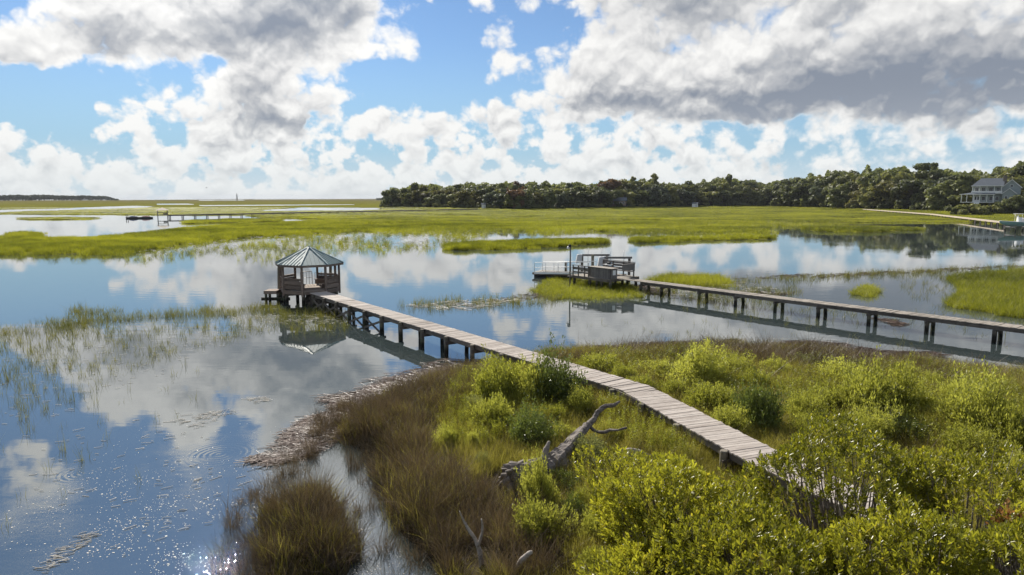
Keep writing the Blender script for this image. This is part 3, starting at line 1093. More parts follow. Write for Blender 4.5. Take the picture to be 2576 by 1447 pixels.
under = MB()
for k in range(8):
    a, c = oct_pt(RR - 0.03, k - 1, EAVE - 0.03), oct_pt(RR - 0.03, k, EAVE - 0.03)
    under.add([a, c, (0, 0, APEX - 0.05)], [(0, 2, 1)])
roof = under.build('roof', M['gazebo'], gz_)
for k in range(8):
    a, c, t = oct_pt(RR, k - 1, EAVE), oct_pt(RR, k, EAVE), Vector((0, 0, APEX))
    nrm = (c - a).cross(t - a).normalized()
    if nrm.z < 0:
        nrm = -nrm
    N_ = 7
    ex = (c - a).normalized()
    wlen = (c - a).length
    mid = (a + c) / 2
    slope = (t - mid)
    for j in range(N_):                           # standing seam sheets, cut off by the hips
        xs0, xs1 = j / N_, (j + 1) / N_

        def top(xf):
            return 1 - abs(xf - 0.5) * 2
        raw = [(xs0, 0.0), (xs1, 0.0), (xs1, top(xs1))] + ([(0.5, 1.0)] if xs0 < 0.5 < xs1 else []) + [(xs0, top(xs0))]
        clean = []
        for q in raw:
            if not clean or (abs(q[0] - clean[-1][0]) + abs(q[1] - clean[-1][1])) > 1e-6:
                clean.append(q)
        if abs(clean[0][0] - clean[-1][0]) + abs(clean[0][1] - clean[-1][1]) < 1e-6:
            clean.pop()
        vs = [a + ex * (wlen * q[0]) + slope * q[1] + nrm * 0.006 for q in clean]
        vb = [q - nrm * 0.02 for q in vs]
        m_ = len(vs)
        mb = MB()
        mb.add(vs + vb, [tuple(range(m_)), tuple(range(2 * m_ - 1, m_ - 1, -1))] + [(i, m_ + i, m_ + (i + 1) % m_, (i + 1) % m_) for i in range(m_)])
        if 0 < j:
            e0 = a + ex * (wlen * xs0)
            e1 = e0 + slope * top(xs0)
            mb.bar(e0 + nrm * 0.022, e1 + nrm * 0.022, 0.02, 0.034)
        mb.build('roof_panel', M['roof'], roof)
    cap = MB()
    cap.bar(c + Vector((0, 0, 0.022)), t + Vector((0, 0, 0.03)), 0.13, 0.035)
    cap.build('ridge_cap', M['roof'], roof)
    a2, c2 = oct_pt(RR - 0.05, k - 1, EAVE - 0.10), oct_pt(RR - 0.05, k, EAVE - 0.10)
    beam('fascia', a2, c2, 0.04, 0.14, M['gazebo'], gz_)
    p0, p1 = oct_pt(RP, k - 1, EAVE - 0.06), oct_pt(RP, k, EAVE - 0.06)
    beam('roof_beam', p0, p1, 0.09, 0.16, M['gazebo'], gz_)
    beam('rafter', oct_pt(RR - 0.1, k, EAVE - 0.07), (0, 0, APEX - 0.12), 0.05, 0.10, M['gazebo'], gz_)
    ps = oct_pt(RP, k)
    piece('post', (ps.x, ps.y, (0.62 + EAVE - 0.14) / 2), (0.15, 0.15, EAVE - 0.14 - 0.62), M['gazebo'], gz_, math.atan2(ps.y, ps.x), 0.01)
    beam('rim_joist', oct_pt(RP + 0.02, k - 1, 0.90), oct_pt(RP + 0.02, k, 0.90), 0.05, 0.24, M['gazebo'], gz_)

deckb = MB()
deckb.add([oct_pt(RP - 0.03, k, DECK_Z - 0.065) for k in range(8)] + [oct_pt(RP - 0.03, k, DECK_Z - 0.20) for k in range(8)],
          [tuple(range(8)), tuple(range(15, 7, -1))] + [(k, 8 + k, 8 + (k + 1) % 8, (k + 1) % 8) for k in range(8)])
gdeck = deckb.build('deck', M['beam'], gz_)
ux, uy = math.cos(face), math.sin(face)
apo = RP * math.cos(R(22.5))
nb = 31
for i in range(nb):
    s_ = -apo + (i + 0.5) * 2 * apo / nb
    # width of the octagon at this distance from its centre
    half = min(apo, RP * math.cos(R(22.5)) * math.sqrt(2) - abs(s_))
    half = min(half, apo)
    piece('plank', (ux * s_, uy * s_, DECK_Z - 0.04 + random.gauss(0, .002)), (round(2 * half, 2), 0.137, 0.04), M['deck_far'], gdeck, face + math.pi / 2)
for k in range(8):
    if k in (0, 4):
        continue                                  # the walkway side and the gate side stay open
    p0, p1 = oct_pt(RP, k - 1), oct_pt(RP, k)
    d_ = (p1 - p0).normalized()
    inw = -((p0 + p1) / 2).normalized()
    q0, q1 = p0 + d_ * 0.08, p1 - d_ * 0.08
    seat_mb = MB()
    seat_c = (q0 + q1) / 2 + inw * 0.33
    bench = beam('bench', q0 + inw * 0.33 + Vector((0, 0, DECK_Z + 0.43)), q1 + inw * 0.33 + Vector((0, 0, DECK_Z + 0.43)), 0.44, 0.05, M['gazebo'], gz_)
    bench.name = 'bench'
    root = bench
    for nm, off_in, z, w_, h_, trim in (('back_board', 0.03, 0.23, 0.035, 0.30, 0), ('back_board', 0.035, 0.575, 0.035, 0.26, 0), ('back_board', 0.04, 0.79, 0.035, 0.12, 0), ('top_rail', 0.0, 0.885, 0.15, 0.045, -0.05), ('bench_front', 0.5, 0.22, 0.03, 0.32, 0.1)):
        b0 = q0 + inw * off_in + d_ * trim + Vector((0, 0, DECK_Z + z))
        b1 = q1 + inw * off_in - d_ * trim + Vector((0, 0, DECK_Z + z))
        beam(nm, b0, b1, w_, h_, M['gazebo'], gz_)
# gate rails to the swim ladder at the back, mooring piles, lower landing, support piles crusted with oysters
fx, fy = -ux, -uy
gt = [Vector((fx * apo * 1.02 - fy * s, fy * apo * 1.02 + fx * s, DECK_Z)) for s in (-0.45, 0.45)]
gate = MB()
for g0 in (0,):
    a, c = gt
    gate.tube([a, a + Vector((0, 0, 0.98)), a + Vector((0, 0, 1.02)) + (c - a) * 0.06, c + Vector((0, 0, 1.02)) - (c - a) * 0.06, c + Vector((0, 0, 0.98)), c], [0.025] * 6, 6)
    for f_ in (0.25, 0.5, 0.75):
        gate.tube([a + (c - a) * f_, a + (c - a) * f_ + Vector((0, 0, 1.02))], [0.016] * 2, 6)
    gate.tube([a + Vector((0, 0, 0.52)), c + Vector((0, 0, 0.52))], [0.016] * 2, 6)
gate.build('gate', M['steel'], gz_, True)
lad = MB()
for s in (-1.25, -0.75):
    q = Vector((fx * apo * 1.25 - fy * s, fy * apo * 1.25 + fx * s, DECK_Z - 0.3))
    lad.tube([q, q + Vector((0, 0, 1.15)), q + Vector((fx * -.3, fy * -.3, 1.22))], [0.025] * 3, 6)
lad.build('ladder_rail', M['steel'], gz_, True)
for (dx, dy, top, r) in ((-2.55, 0.45, 2.62, 0.11), (0.95, 2.55, 2.55, 0.12)):
    pile('mooring_pile', dx, dy, top, r, gz_, (0.12, 0))
for k in range(8):
    ps = oct_pt(RP - 0.25, k)
    pile('pile', ps.x, ps.y, 0.80, 0.13, gz_, (random.uniform(-.05, .05), 0))
for k in (0, 2, 4, 6):
    beam('floor_beam', oct_pt(RP - 0.2, k, 0.70), oct_pt(RP - 0.2, k + 3 if k + 3 < 8 else k - 5, 0.70), 0.09, 0.2, M['beam'], gz_)


def crust(mb, c, r0, r1, z0, z1, n=10):
    rings = []
    for i in range(n):
        t = i / (n - 1)
        rr = (r0 + (r1 - r0) * t) * (0.75 + 0.5 * random.random()) * (1 if 0 < i < n - 1 else 0.5)
        rings.append(((c[0], c[1], z0 + (z1 - z0) * t), rr))
    mb.tube([q[0] for q in rings], [q[1] for q in rings], 12, 0.22)


for cx_, cy_, r_ in ((0.85, -2.05, 0.42), (1.5, -2.45, 0.34), (2.15, -1.6, 0.30), (0.2, -1.3, 0.3), (2.6, -2.9, 0.26)):
    oy = MB()
    crust(oy, (cx_, cy_), r_ * 1.15, r_ * 0.6, -0.4, 0.84)
    oy.build('oyster_crust', M['oyster'], gz_)
land_ = empty('landing', GC + Vector((-2.75, -0.55, 0)))
tag(land_, 'small low wooden landing fixed to the outer side of the gazebo', 'landing')
for i in range(8):
    piece('plank', (-0.02, -0.55 + i * 0.15, 0.92), (0.95, 0.138, 0.04), M['gazebo'], land_)
for s in (-0.62, 0.58):
    piece('rim_joist', (0, s, 0.80), (0.98, 0.05, 0.2), M['gazebo'], land_)
for s in (-0.44, 0.44):
    piece('joist', (s, 0, 0.80), (0.05, 1.1, 0.19), M['gazebo'], land_)
piece('lower_beam', (0.35, -0.45, 0.30), (2.2, 0.09, 0.24), M['pile'], land_)
for s in (-0.4, 0.5):
    pile('pile', s - 0.0, -0.4, 0.70, 0.10, land_)
    pile('pile', s - 0.0, 0.4, 0.70, 0.10, land_)

# ------------------------------------------------------------------ boat dock at the end of the pier
DA = Vector((5.27, 61.98, 0))
E1 = Vector((0.617, -0.787, 0)).normalized()
E2 = Vector((0.787, 0.617, 0)).normalized()
DROT = math.atan2(E1.y, E1.x)
ZD = 1.0


def dock_thing(name, u, v, z, label, cat, group=None, rz=0.0):
    return tag(empty(name, DA + E1 * u + E2 * v + Vector((0, 0, z)), DROT + rz), label, cat, group)


dock = dock_thing('boat_dock', 2.2, 2.0, 0.0, 'grey wooden dock platform on piles at the end of the long pier', 'dock')
for i in range(33):
    piece('plank', (-2.35 + i * 0.145, 0.25, ZD - 0.02 + random.gauss(0, .003)), (4.0, 0.135, 0.04), M['deck2'], dock, math.pi / 2 + random.gauss(0, .004))
for x in (-2.3, -0.8, 0.8, 2.3):
    piece('joist', (x, 0.25, ZD - 0.15), (3.9, 0.06, 0.2), M['beam'], dock, math.pi / 2)
for y in (-1.76, 2.24):
    piece('rim_joist', (0.0, y, ZD - 0.13), (4.75, 0.06, 0.22), M['beam'], dock)
for x in (-2.2, -0.2, 0.7, 1.3, 2.3):
    for y in (-1.4, 1.9):
        pile('pile', x, y, ZD - 0.24, 0.13, dock, (random.uniform(-.04, .04), 0))
# open rail on the near side, with a bench behind it
for x in (-2.05, -1.35, -0.55, -0.05):
    piece('rail_post', (x, -1.72, ZD + 0.45), (0.09, 0.09, 0.95), M['beam'], dock, 0.0, 0.008)
piece('hand_rail', (-1.05, -1.72, ZD + 0.945), (2.1, 0.14, 0.045), M['locker'], dock)
for z in (0.32, 0.66):
    piece('rail_board', (-1.05, -1.69 + 0.05 * (z > 0.5), ZD + z), (2.1, 0.04, 0.13 if z < 0.5 else 0.22), M['locker'], dock)
# high backed bench on the creek side
bench = dock_thing('bench', 2.35, 3.9, ZD, 'high backed plank bench along the back edge of the boat dock', 'bench')
piece('seat', (0, -0.25, 0.45), (3.9, 0.45, 0.05), M['locker'], bench)
for z in (0.35, 0.62, 0.86):
    piece('back_board', (0, 0.05, z + 0.25), (3.9, 0.04, 0.2), M['locker'], bench)
piece('top_rail', (0, 0.05, 1.27), (4.0, 0.15, 0.045), M['locker'], bench)
for x in (-1.9, -0.65, 0.65, 1.9):
    piece('leg', (x, -0.02, 0.6), (0.09, 0.09, 1.2), M['beam'], bench)
for y0 in (0,):
    piece('side_board', (1.93, -0.75, 0.85), (1.6, 0.04, 0.5), M['locker'], bench, math.pi / 2)
    piece('side_rail', (1.93, -0.75, 1.14), (1.65, 0.15, 0.045), M['locker'], bench, math.pi / 2)
table = dock_thing('fish_table', 1.6, 3.3, ZD, 'small work table with a dark sink on the boat dock', 'table')
piece('table_top', (0, 0, 0.9), (0.8, 0.5, 0.05), M['white'], table)
for x in (-0.33, 0.33):
    for y in (-0.2, 0.2):
        piece('leg', (x, y, 0.44), (0.07, 0.07, 0.87), M['beam'], table)
piece('sink', (0.1, 0.02, 1.02), (0.3, 0.28, 0.2), M['black'], table, 0.0, 0.03)

locker = dock_thing('storage_locker', 3.25, 0.95, ZD, 'grey storage locker of upright boards with a flat lid on the boat dock', 'locker')
for i in range(18):
    piece('board', (-1.29 + i * 0.15, -0.42, 0.44 + random.gauss(0, .003)), (0.145, 0.022, 0.86), M['locker'], locker)
    piece('board', (-1.29 + i * 0.15, 0.42, 0.44), (0.145, 0.022, 0.86), M['locker'], locker)
for i in range(5):
    for s in (-1, 1):
        piece('board', (s * 1.365, -0.30 + i * 0.15, 0.44), (0.022, 0.145, 0.86), M['locker'], locker)
for i in range(6):
    piece('lid_board', (0, -0.44 + i * 0.176, 0.915), (2.92, 0.17, 0.04), M['deck2'], locker)
piece('lid_batten', (0, -0.46, 0.875), (2.86, 0.03, 0.05), M['locker'], locker)
piece('notice', (1.385, 0.0, 0.55), (0.02, 0.34, 0.42), M['white'], locker)

lamp = dock_thing('lamp_post', 0.15, -0.1, 0.0, 'tall dark dock light post with a white lamp at its top', 'lamp post')
rod('pole', [(0, 0, -0.7), (0, 0, 1.5), (0.02, 0, 3.62)], [0.075, 0.07, 0.06], M['beam'], lamp, 10)
mb = MB()
mb.tube([(0, 0, 3.60), (0, 0, 3.64), (-0.10, -0.05, 3.76), (-0.12, -0.05, 3.80)], [0.09, 0.13, 0.13, 0.04], 10)
mb.build('lamp_hood', M['black'], lamp, True)
mb = MB()
mb.tube([(-0.12, -0.06, 3.66), (-0.16, -0.08, 3.55), (-0.18, -0.10, 3.42), (-0.18, -0.10, 3.36)], [0.06, 0.13, 0.12, 0.03], 12)
mb.build('lamp_shade', M['white'], lamp, True)
piece('pole_collar', (0, 0, 0.92), (0.4, 0.3, 0.10), M['locker'], lamp)

fl = dock_thing('floating_dock', -6.2, 4.0, 0.0, 'low floating dock with a dark hull at the foot of the metal gangway', 'dock', None, R(24))
for i in range(30):
    piece('plank', (-2.1 + i * 0.145, 0, 0.46 + random.gauss(0, .002)), (2.3, 0.135, 0.035), M['deck2'], fl, math.pi / 2)
for y in (-1.16, 1.16):
    piece('rim_board', (0, y, 0.35), (4.45, 0.05, 0.22), M['gazebo'], fl)
for x in (-2.2, 2.2):
    piece('rim_board', (x, 0, 0.35), (2.3, 0.05, 0.22), M['gazebo'], fl, math.pi / 2)
for x in (-1.45, 0.0, 1.45):
    piece('float', (x, 0, 0.08), (1.3, 2.15, 0.34), M['black'], fl, 0.0, 0.04)

gw = dock_thing('gangway', -3.7, 2.75, 0.0, 'white metal gangway with railings sloping down to the floating dock', 'gangway', None, R(5))
Lg = 3.6


def gwz(x):
    return 0.52 + (x + Lg) / (2 * Lg) * 0.52


for s in (-0.6, 0.6):
    beam('side_beam', (-Lg, s, gwz(-Lg) - 0.08), (Lg, s, gwz(Lg) - 0.08), 0.05, 0.16, M['alu'], gw)
    pts = [(-Lg + 0.02, s, gwz(-Lg)), (-Lg + 0.02, s, gwz(-Lg) + 0.85), (-Lg + 0.12, s, gwz(-Lg) + 1.0), (Lg - 0.12, s, gwz(Lg) + 1.0), (Lg - 0.02, s, gwz(Lg) + 0.85), (Lg - 0.02, s, gwz(Lg))]
    rod('hand_rail', pts, 0.027, M['white'], gw)
    rod('mid_rail', [(-Lg + 0.02, s, gwz(-Lg) + 0.5), (Lg - 0.02, s, gwz(Lg) + 0.5)], 0.022, M['white'], gw)
    for x in (-2.0, -0.3, 1.4, 2.6):
        rod('rail_post', [(x, s, gwz(x)), (x, s, gwz(x) + 1.0)], 0.024, M['alu'], gw)
beam('tread', (-Lg, 0, gwz(-Lg)), (Lg, 0, gwz(Lg)), 1.1, 0.03, M['deck2'], gw)
for i in range(20):
    x = -Lg + 0.25 + i * 0.36
    piece('cleat', (x, 0, gwz(x) + 0.03), (0.04, 1.05, 0.02), M['alu'], gw)
for (u, v, top, nm) in ((-6.6, 5.6, 1.35, 'short brown piling beside the floating dock and gangway'), (-1.4, 4.3, 2.55, 'tall brown piling behind the bench of the boat dock')):
    o = pile('piling', 0, 0, top, 0.14, None)
    o.location = DA + E1 * u + E2 * v
    tag(o, nm, 'piling')
for (lx_, ly_, ln_, hgt, lab) in ((6.95, 68.6, 2.75, 2.28, 'rear boat lift beam on posts with a grey motor cover'), (8.75, 65.4, 2.65, 2.30, 'front boat lift beam on posts with a grey motor cover')):
    lf = tag(empty('boat_lift', (lx_, ly_, 0.0), 0.03), lab, 'boat lift', 'boat lift frames at the dock')
    piece('lift_beam', (ln_ / 2, 0, hgt), (ln_ + 0.3, 0.14, 0.2), M['steel'], lf)
    for x in (0.12, ln_ - 0.1):
        pile('post', x, 0, hgt - 0.1, 0.13, lf, (0.02, 0), M['beam'])
    mbx = MB()
    vs = [(-.42, -.28, 1.75), (.16, -.28, 1.85), (.16, .28, 1.85), (-.42, .28, 1.75), (-.26, -.22, 2.62), (.22, -.22, 2.66), (.22, .22, 2.66), (-.26, .22, 2.62)]
    mbx.add([(a - 0.12, b_, c_ + hgt - 2.55) for a, b_, c_ in vs], [(0, 3, 2, 1), (4, 5, 6, 7), (0, 1, 5, 4), (1, 2, 6, 5), (2, 3, 7, 6), (3, 0, 4, 7)])
    mbx.build('motor_cover', M['greybox'], lf)
    for x in (0.75, ln_ - 0.6):
        rod('guide_pole', [(x, 0.25, 0.9), (x, 0.25, hgt + 0.7)], 0.026, M['alu'], lf)
    for x in (0.7, ln_ - 0.6):
        rod('cable', [(x, 0, hgt), (x, 0, 0.5)], 0.01, M['steel'], lf, 5)
    piece('cradle', (ln_ / 2, 0.3, 0.62), (round(ln_ - 0.6, 2), 0.12, 0.16), M['steel'], lf)

# ------------------------------------------------------------------ far footbridges


def far_pier(name, pts, z, w, spacing, matd, matp, label, h=0.28, post_r=0.14, under=None):
    path = Path(pts)
    root = empty(name, (pts[0][0], pts[0][1], 0))
    tag(root, label, 'footbridge')
    o0 = Vector((pts[0][0], pts[0][1], 0))
    for a, b_ in zip(path.p, path.p[1:]):
        d_ = b_ - a
        beam('deck', a - o0 + Vector((0, 0, z - 0.03)), b_ - o0 + Vector((0, 0, z - 0.03)), w, 0.06, matd, root)
        u = d_.normalized()
        nn = Vector((-u.y, u.x, 0))
        for s in (-1, 1):
            beam('stringer', a - o0 + nn * s * (w / 2 - 0.06) + Vector((0, 0, z - 0.06 - h / 2)), b_ - o0 + nn * s * (w / 2 - 0.06) + Vector((0, 0, z - 0.06 - h / 2)), 0.06, h, matd, root)
    n = int(path.length / spacing)
    for i in range(n + 1):
        p, u = path.at(min(i * spacing + 0.3, path.length))
        nn = Vector((-u.y, u.x, 0))
        for s in (-0.42, 0.42):
            q = p - o0 + nn * s * w
            piece('post', (q.x, q.y, z / 2 - 0.4), (post_r * 1.6, post_r * 1.6, z + 0.2), matp, root)
    return root


far_pier('footbridge', [(-136.0, 272.0), (-93.1, 329.5), (-26.3, 420.7), (-22.0, 432.0)], 1.35, 1.3, 5.2, M['beam'], M['beam'], 'long dark footbridge on posts crossing the far marsh to the woods', 0.42, 0.15)
far_pier('footbridge', [(214.0, 418.0), (178.5, 292.0), (137.5, 190.1)], 1.3, 1.5, 6.5, M['lightwood'], M['beam'], 'pale new footbridge on dark posts running from the woods to the moored boat', 0.30, 0.17)
far_pier('footbridge', [(232.0, 335.0), (247.0, 318.0), (290.0, 285.0)], 1.9, 1.5, 6.5, M['lightwood'], M['beam'], 'short pale footbridge at the foot of the woods below the grey house', 0.28, 0.17)

# far gazebo with its floating dock
g2 = empty('pavilion', (-139.5, 274.0, 0.0), R(27))
tag(g2, 'small far pavilion with a tan hipped roof standing in the marsh', 'pavilion')
for sx in (-1.75, 1.75):
    for sy in (-1.75, 1.75):
        piece('post', (sx, sy, 1.3), (0.30, 0.30, 3.8), M['beam'], g2)
piece('deck', (0, 0, 1.25), (4.0, 4.0, 0.18), M['beam'], g2)
mb = MB()
q = [(-2.35, -2.35, 3.1), (2.35, -2.35, 3.1), (2.35, 2.35, 3.1), (-2.35, 2.35, 3.1), (0, 0, 4.2)]
mb.add(q + [(0, 0, 3.95)], [(0, 1, 4), (1, 2, 4), (2, 3, 4), (3, 0, 4), (1, 0, 5), (2, 1, 5), (3, 2, 5), (0, 3, 5)])
M['tan_roof'] = plain_mat('tan_roof', (0.62, 0.52, 0.40), 0.8)
mb.build('roof', M['tan_roof'], g2)
for s in (-1.8, 1.8):
    piece('rail', (0, s, 2.15), (3.7, 0.08, 0.12), M['beam'], g2)
    piece('rail', (s, 0, 2.15), (0.08, 3.7, 0.12), M['beam'], g2)
piece('bench', (1.0, 1.0, 1.65), (1.6, 0.5, 0.5), M['locker'], g2, 0.0, 0.04)
f2 = tag(empty('floating_dock', (-146.8, 270.3, 0.0), R(27)), 'long low dark floating dock beside the far pavilion', 'dock')
piece('deck', (0, 0, 0.5), (9.6, 2.4, 0.08), M['locker'], f2)
piece('float', (0, 0, 0.22), (9.4, 2.2, 0.44), M['black'], f2, 0.0, 0.05)
for x in (-4.5, -3.9):
    pile('piling', x, -1.35, 1.7, 0.12, f2, (0, 0), M['beam'])


def hull(name, L, B, H, mat, parent, sheer=0.0):
    mb = MB()
    ns = 12
    rows = []
    for i in range(ns):
        t = i / (ns - 1)
        b_ = B / 2 * (1 - max(0, (t - 0.45) / 0.55) ** 2.2) * (0.92 + 0.08 * min(1, t * 5)) + 0.01
        z1 = H + sheer * t ** 2
        k = max(0, (t - 0.6) / 0.4) ** 2 * H * 0.75
        x = t * L
        xr = x + 0.0
        rows.append([(x, -b_, z1), (xr - 0.05 * t, -b_ * 0.86, k + (z1 - k) * 0.45), (x - 0.1 * t, 0, k), (xr - 0.05 * t, b_ * 0.86, k + (z1 - k) * 0.45), (x, b_, z1)])
    vs = [p for r in rows for p in r]
    fs = [(i * 5 + j, i * 5 + j + 1, (i + 1) * 5 + j + 1, (i + 1) * 5 + j) for i in range(ns - 1) for j in range(4)]
    fs.append((0, 1, 2, 3, 4))
    mb.add(vs, fs)
    return mb.build(name, mat, parent, True), rows


M['kayak_blue'] = plain_mat('blue_shell', (0.05, 0.09, 0.22), 0.4)
M['kayak_pink'] = plain_mat('pink_shell', (0.60, 0.30, 0.28), 0.4)
for x, mt, lab in ((-144.6 - 4.0, 'kayak_blue', 'blue kayak lying upside down on the far floating dock'), (-145.6 + 0.9, 'kayak_pink', 'pink kayak lying upside down on the far floating dock')):
    ky = empty('kayak', (x, 270.0 + (x + 146.8) * 0.5, 0.54), R(27))
    tag(ky, lab, 'kayak', 'kayaks on the far floating dock')
    mb = MB()
    mb.tube([(-1.5, 0, 0.05), (-1.1, 0, 0.13), (-0.3, 0, 0.18), (0.4, 0, 0.18), (1.2, 0, 0.13), (1.6, 0, 0.05)], [0.03, 0.15, 0.22, 0.22, 0.15, 0.03], 10)
    mb.build('shell', M[mt], ky, True)
    piece('keel_strip', (0.05, 0, 0.405), (1.2, 0.05, 0.03), M['white'], ky)

# lighthouse far out
M['lh_stone'] = plain_mat('lighthouse_stone', (0.16, 0.15, 0.15), 0.9, 0, 0.25, 0.15)
lh = tag(empty('lighthouse', (-1598.0, 4000.0, 0.0)), 'tall slender lighthouse standing alone on the far horizon', 'lighthouse')
mb = MB()
mb.tube([(0, 0, -1), (0, 0, 10), (0, 0, 20), (0, 0, 28.5)], [4.0, 3.4, 2.9, 2.4], 16)
mb.build('tower', M['lh_stone'], lh, True)
mb = MB()
mb.tube([(0, 0, 28.4), (0, 0, 29.2)], [3.5, 3.5], 16)
mb.build('gallery', M['black'], lh)
mb = MB()
mb.tube([(0, 0, 29.2), (0, 0, 32.0), (0, 0, 34.2)], [1.7, 1.7, 0.2], 12)
mb.build('lantern', M['lh_stone'], lh)
for z in (8, 18, 25):
    piece('window', (0, -3.45 + z * 0.05, z), (0.9, 0.5, 1.6), M['black'], lh)

# gull over the marsh
bird = tag(empty('gull', (-88.6, 200.0, 10.9), R(30)), 'small dark bird gliding above the left horizon', 'bird')
mb = MB()
mb.tube([(-0.22, 0, 0), (-0.1, 0, 0.02), (0.08, 0, 0.02), (0.2, 0, 0.03), (0.27, 0, 0.03)], [0.02, 0.06, 0.075, 0.05, 0.01], 8)
mb.build('body', M['black'], bird, True)
for s in (-1, 1):
    mb = MB()
    mb.add([(0.09, 0, 0.04), (-0.09, 0, 0.03), (-0.07, 0.30 * s, 0.13), (0.11, 0.30 * s, 0.14), (-0.14, 0.66 * s, 0.05), (-0.06, 0.68 * s, 0.05)], [(0, 1, 2, 3), (3, 2, 4, 5)])
    mb.v += [(x, y, z - 0.015) for x, y, z in mb.v]
    mb.f += [(6 + a, 6 + d_, 6 + c_, 6 + b_) for a, b_, c_, d_ in mb.f[:2]]
    mb.build('wing', M['black'], bird)

# ------------------------------------------------------------------ boat on its lift at the right
M['hull_green'] = plain_mat('hull_paint', (0.30, 0.46, 0.40), 0.25, 0, 0.04, 1.0)
boat = tag(empty('motor_boat', (126.0, 166.0, 1.15), R(176)), 'white and pale green motor boat with a T-top held on a lift', 'boat')
h_, rows = hull('hull', 7.6, 2.4, 1.05, M['hull_green'], boat, 0.28)
mb = MB()
dv = [(r[0][0], r[0][1] * 0.97, r[0][2] + 0.04) for r in rows] + [(r[4][0], r[4][1] * 0.97, r[4][2] + 0.04) for r in rows]
n_ = len(rows)
mb.add(dv, [(i, i + 1, n_ + i + 1, n_ + i) for i in range(n_ - 1)])
mb.build('foredeck', M['white'], boat)
for s in (0, 4):
    mb = MB()
    mb.tube([(r[s][0], r[s][1], r[s][2]) for r in rows], [0.06] * n_, 6)
    mb.build('gunwale', M['white'], boat, True)
piece('console', (3.0, 0, 1.65), (0.9, 0.9, 1.1), M['white'], boat, 0.0, 0.06)
piece('windscreen', (3.4, 0, 2.35), (0.05, 0.8, 0.5), M['greybox'], boat)
piece('seat', (2.1, 0, 1.6), (0.5, 0.9, 0.9), M['white'], boat, 0.0, 0.06)
piece('t_top', (2.8, 0, 3.0), (2.3, 1.9, 0.07), M['white'], boat, 0.0, 0.02)
for x in (2.0, 3.6):
    for s in (-0.6, 0.6):
        rod('top_post', [(x + (0.15 if x > 3 else -0.1), s, 1.2), (x, s * 1.1, 3.0)], 0.035, M['alu'], boat)
piece('engine', (-0.25, 0, 1.2), (0.55, 0.5, 1.0), M['white'], boat, 0.0, 0.1)
bl = tag(empty('boat_lift', (122.5, 166.2, 0.0), R(176)), 'dark boat lift cradle on piles holding the motor boat clear of the water', 'boat lift')
for x in (-2.6, 1.4):
    piece('cradle_beam', (x, 0, 1.02), (0.2, 3.6, 0.22), M['steel'], bl)
    for s in (-1.9, 1.9):
        pile('post', x, s, 1.5, 0.13, bl)

# ------------------------------------------------------------------ grey house among the trees
M['siding'] = plain_mat('house_siding', (0.30, 0.34, 0.335), 0.8, 0, 0.1, 0.6)
M['shingle'] = plain_mat('roof_shingle', (0.135, 0.15, 0.17), 0.9, 0, 0.22, 1.2, 0.2, 0.02)
M['glass'] = plain_mat('window_glass', (0.025, 0.03, 0.035), 0.12, 0, 0.2, 1.0)
M['dark_in'] = plain_mat('shaded_wall', (0.10, 0.11, 0.11), 0.8, 0, 0.15, 1.0)
HX, HY, HZ = (2480 - 1288) / F_PX * 330.0, 330.0, 6.0
house = tag(empty('house', (HX, HY, HZ), -math.atan2(HX, HY)), 'grey two storey house with white double porches among the trees', 'house')


def gable(name, x0, x1, y0, y1, ze, zr, parent, mat, axis='x', hip0=0.0, hip1=0.0, over=0.4, th=0.18):
    """Pitched roof as a closed shell; the ridge runs along the axis."""
    mb = MB()
    if axis == 'x':
        e = [(x0 - over, y0 - over, ze), (x1 + over, y0 - over, ze), (x1 + over, y1 + over, ze), (x0 - over, y1 + over, ze)]
        r = [(x0 - over + hip0, (y0 + y1) / 2, zr), (x1 + over - hip1, (y0 + y1) / 2, zr)]
        f = [(0, 1, 5, 4), (2, 3, 4, 5)] + ([(1, 2, 5)] if hip1 else []) + ([(3, 0, 4)] if hip0 else [])
    else:
        e = [(x0 - over, y0 - over, ze), (x1 + over, y0 - over, ze), (x1 + over, y1 + over, ze), (x0 - over, y1 + over, ze)]
        r = [((x0 + x1) / 2, y0 - over + hip0, zr), ((x0 + x1) / 2, y1 + over - hip1, zr)]
        f = [(1, 2, 5, 4), (3, 0, 4, 5)] + ([(0, 1, 4)] if hip0 else []) + ([(2, 3, 5)] if hip1 else [])
    vs = e + r
    lo = [(a, b_, c_ - th) for a, b_, c_ in vs]
    edge = {}
    for q in f:
        for i_, j_ in zip(q, q[1:] + q[:1]):
            k_ = (min(i_, j_), max(i_, j_))
            edge[k_] = edge.get(k_, 0) + 1
    rim = [(i_, j_, 6 + j_, 6 + i_) for (i_, j_), c_ in edge.items() if c_ == 1]
    mb.add(vs + lo, f + [tuple(6 + i_ for i_ in reversed(q)) for q in f] + rim)
    return mb.build(name, mat, parent)


def trim_line(pts, parent, w=0.22):
    mb = MB()
    for a, b_ in zip(pts, pts[1:]):
        mb.bar(a, b_, w, w)
    return mb.build('trim', M['white'], parent)


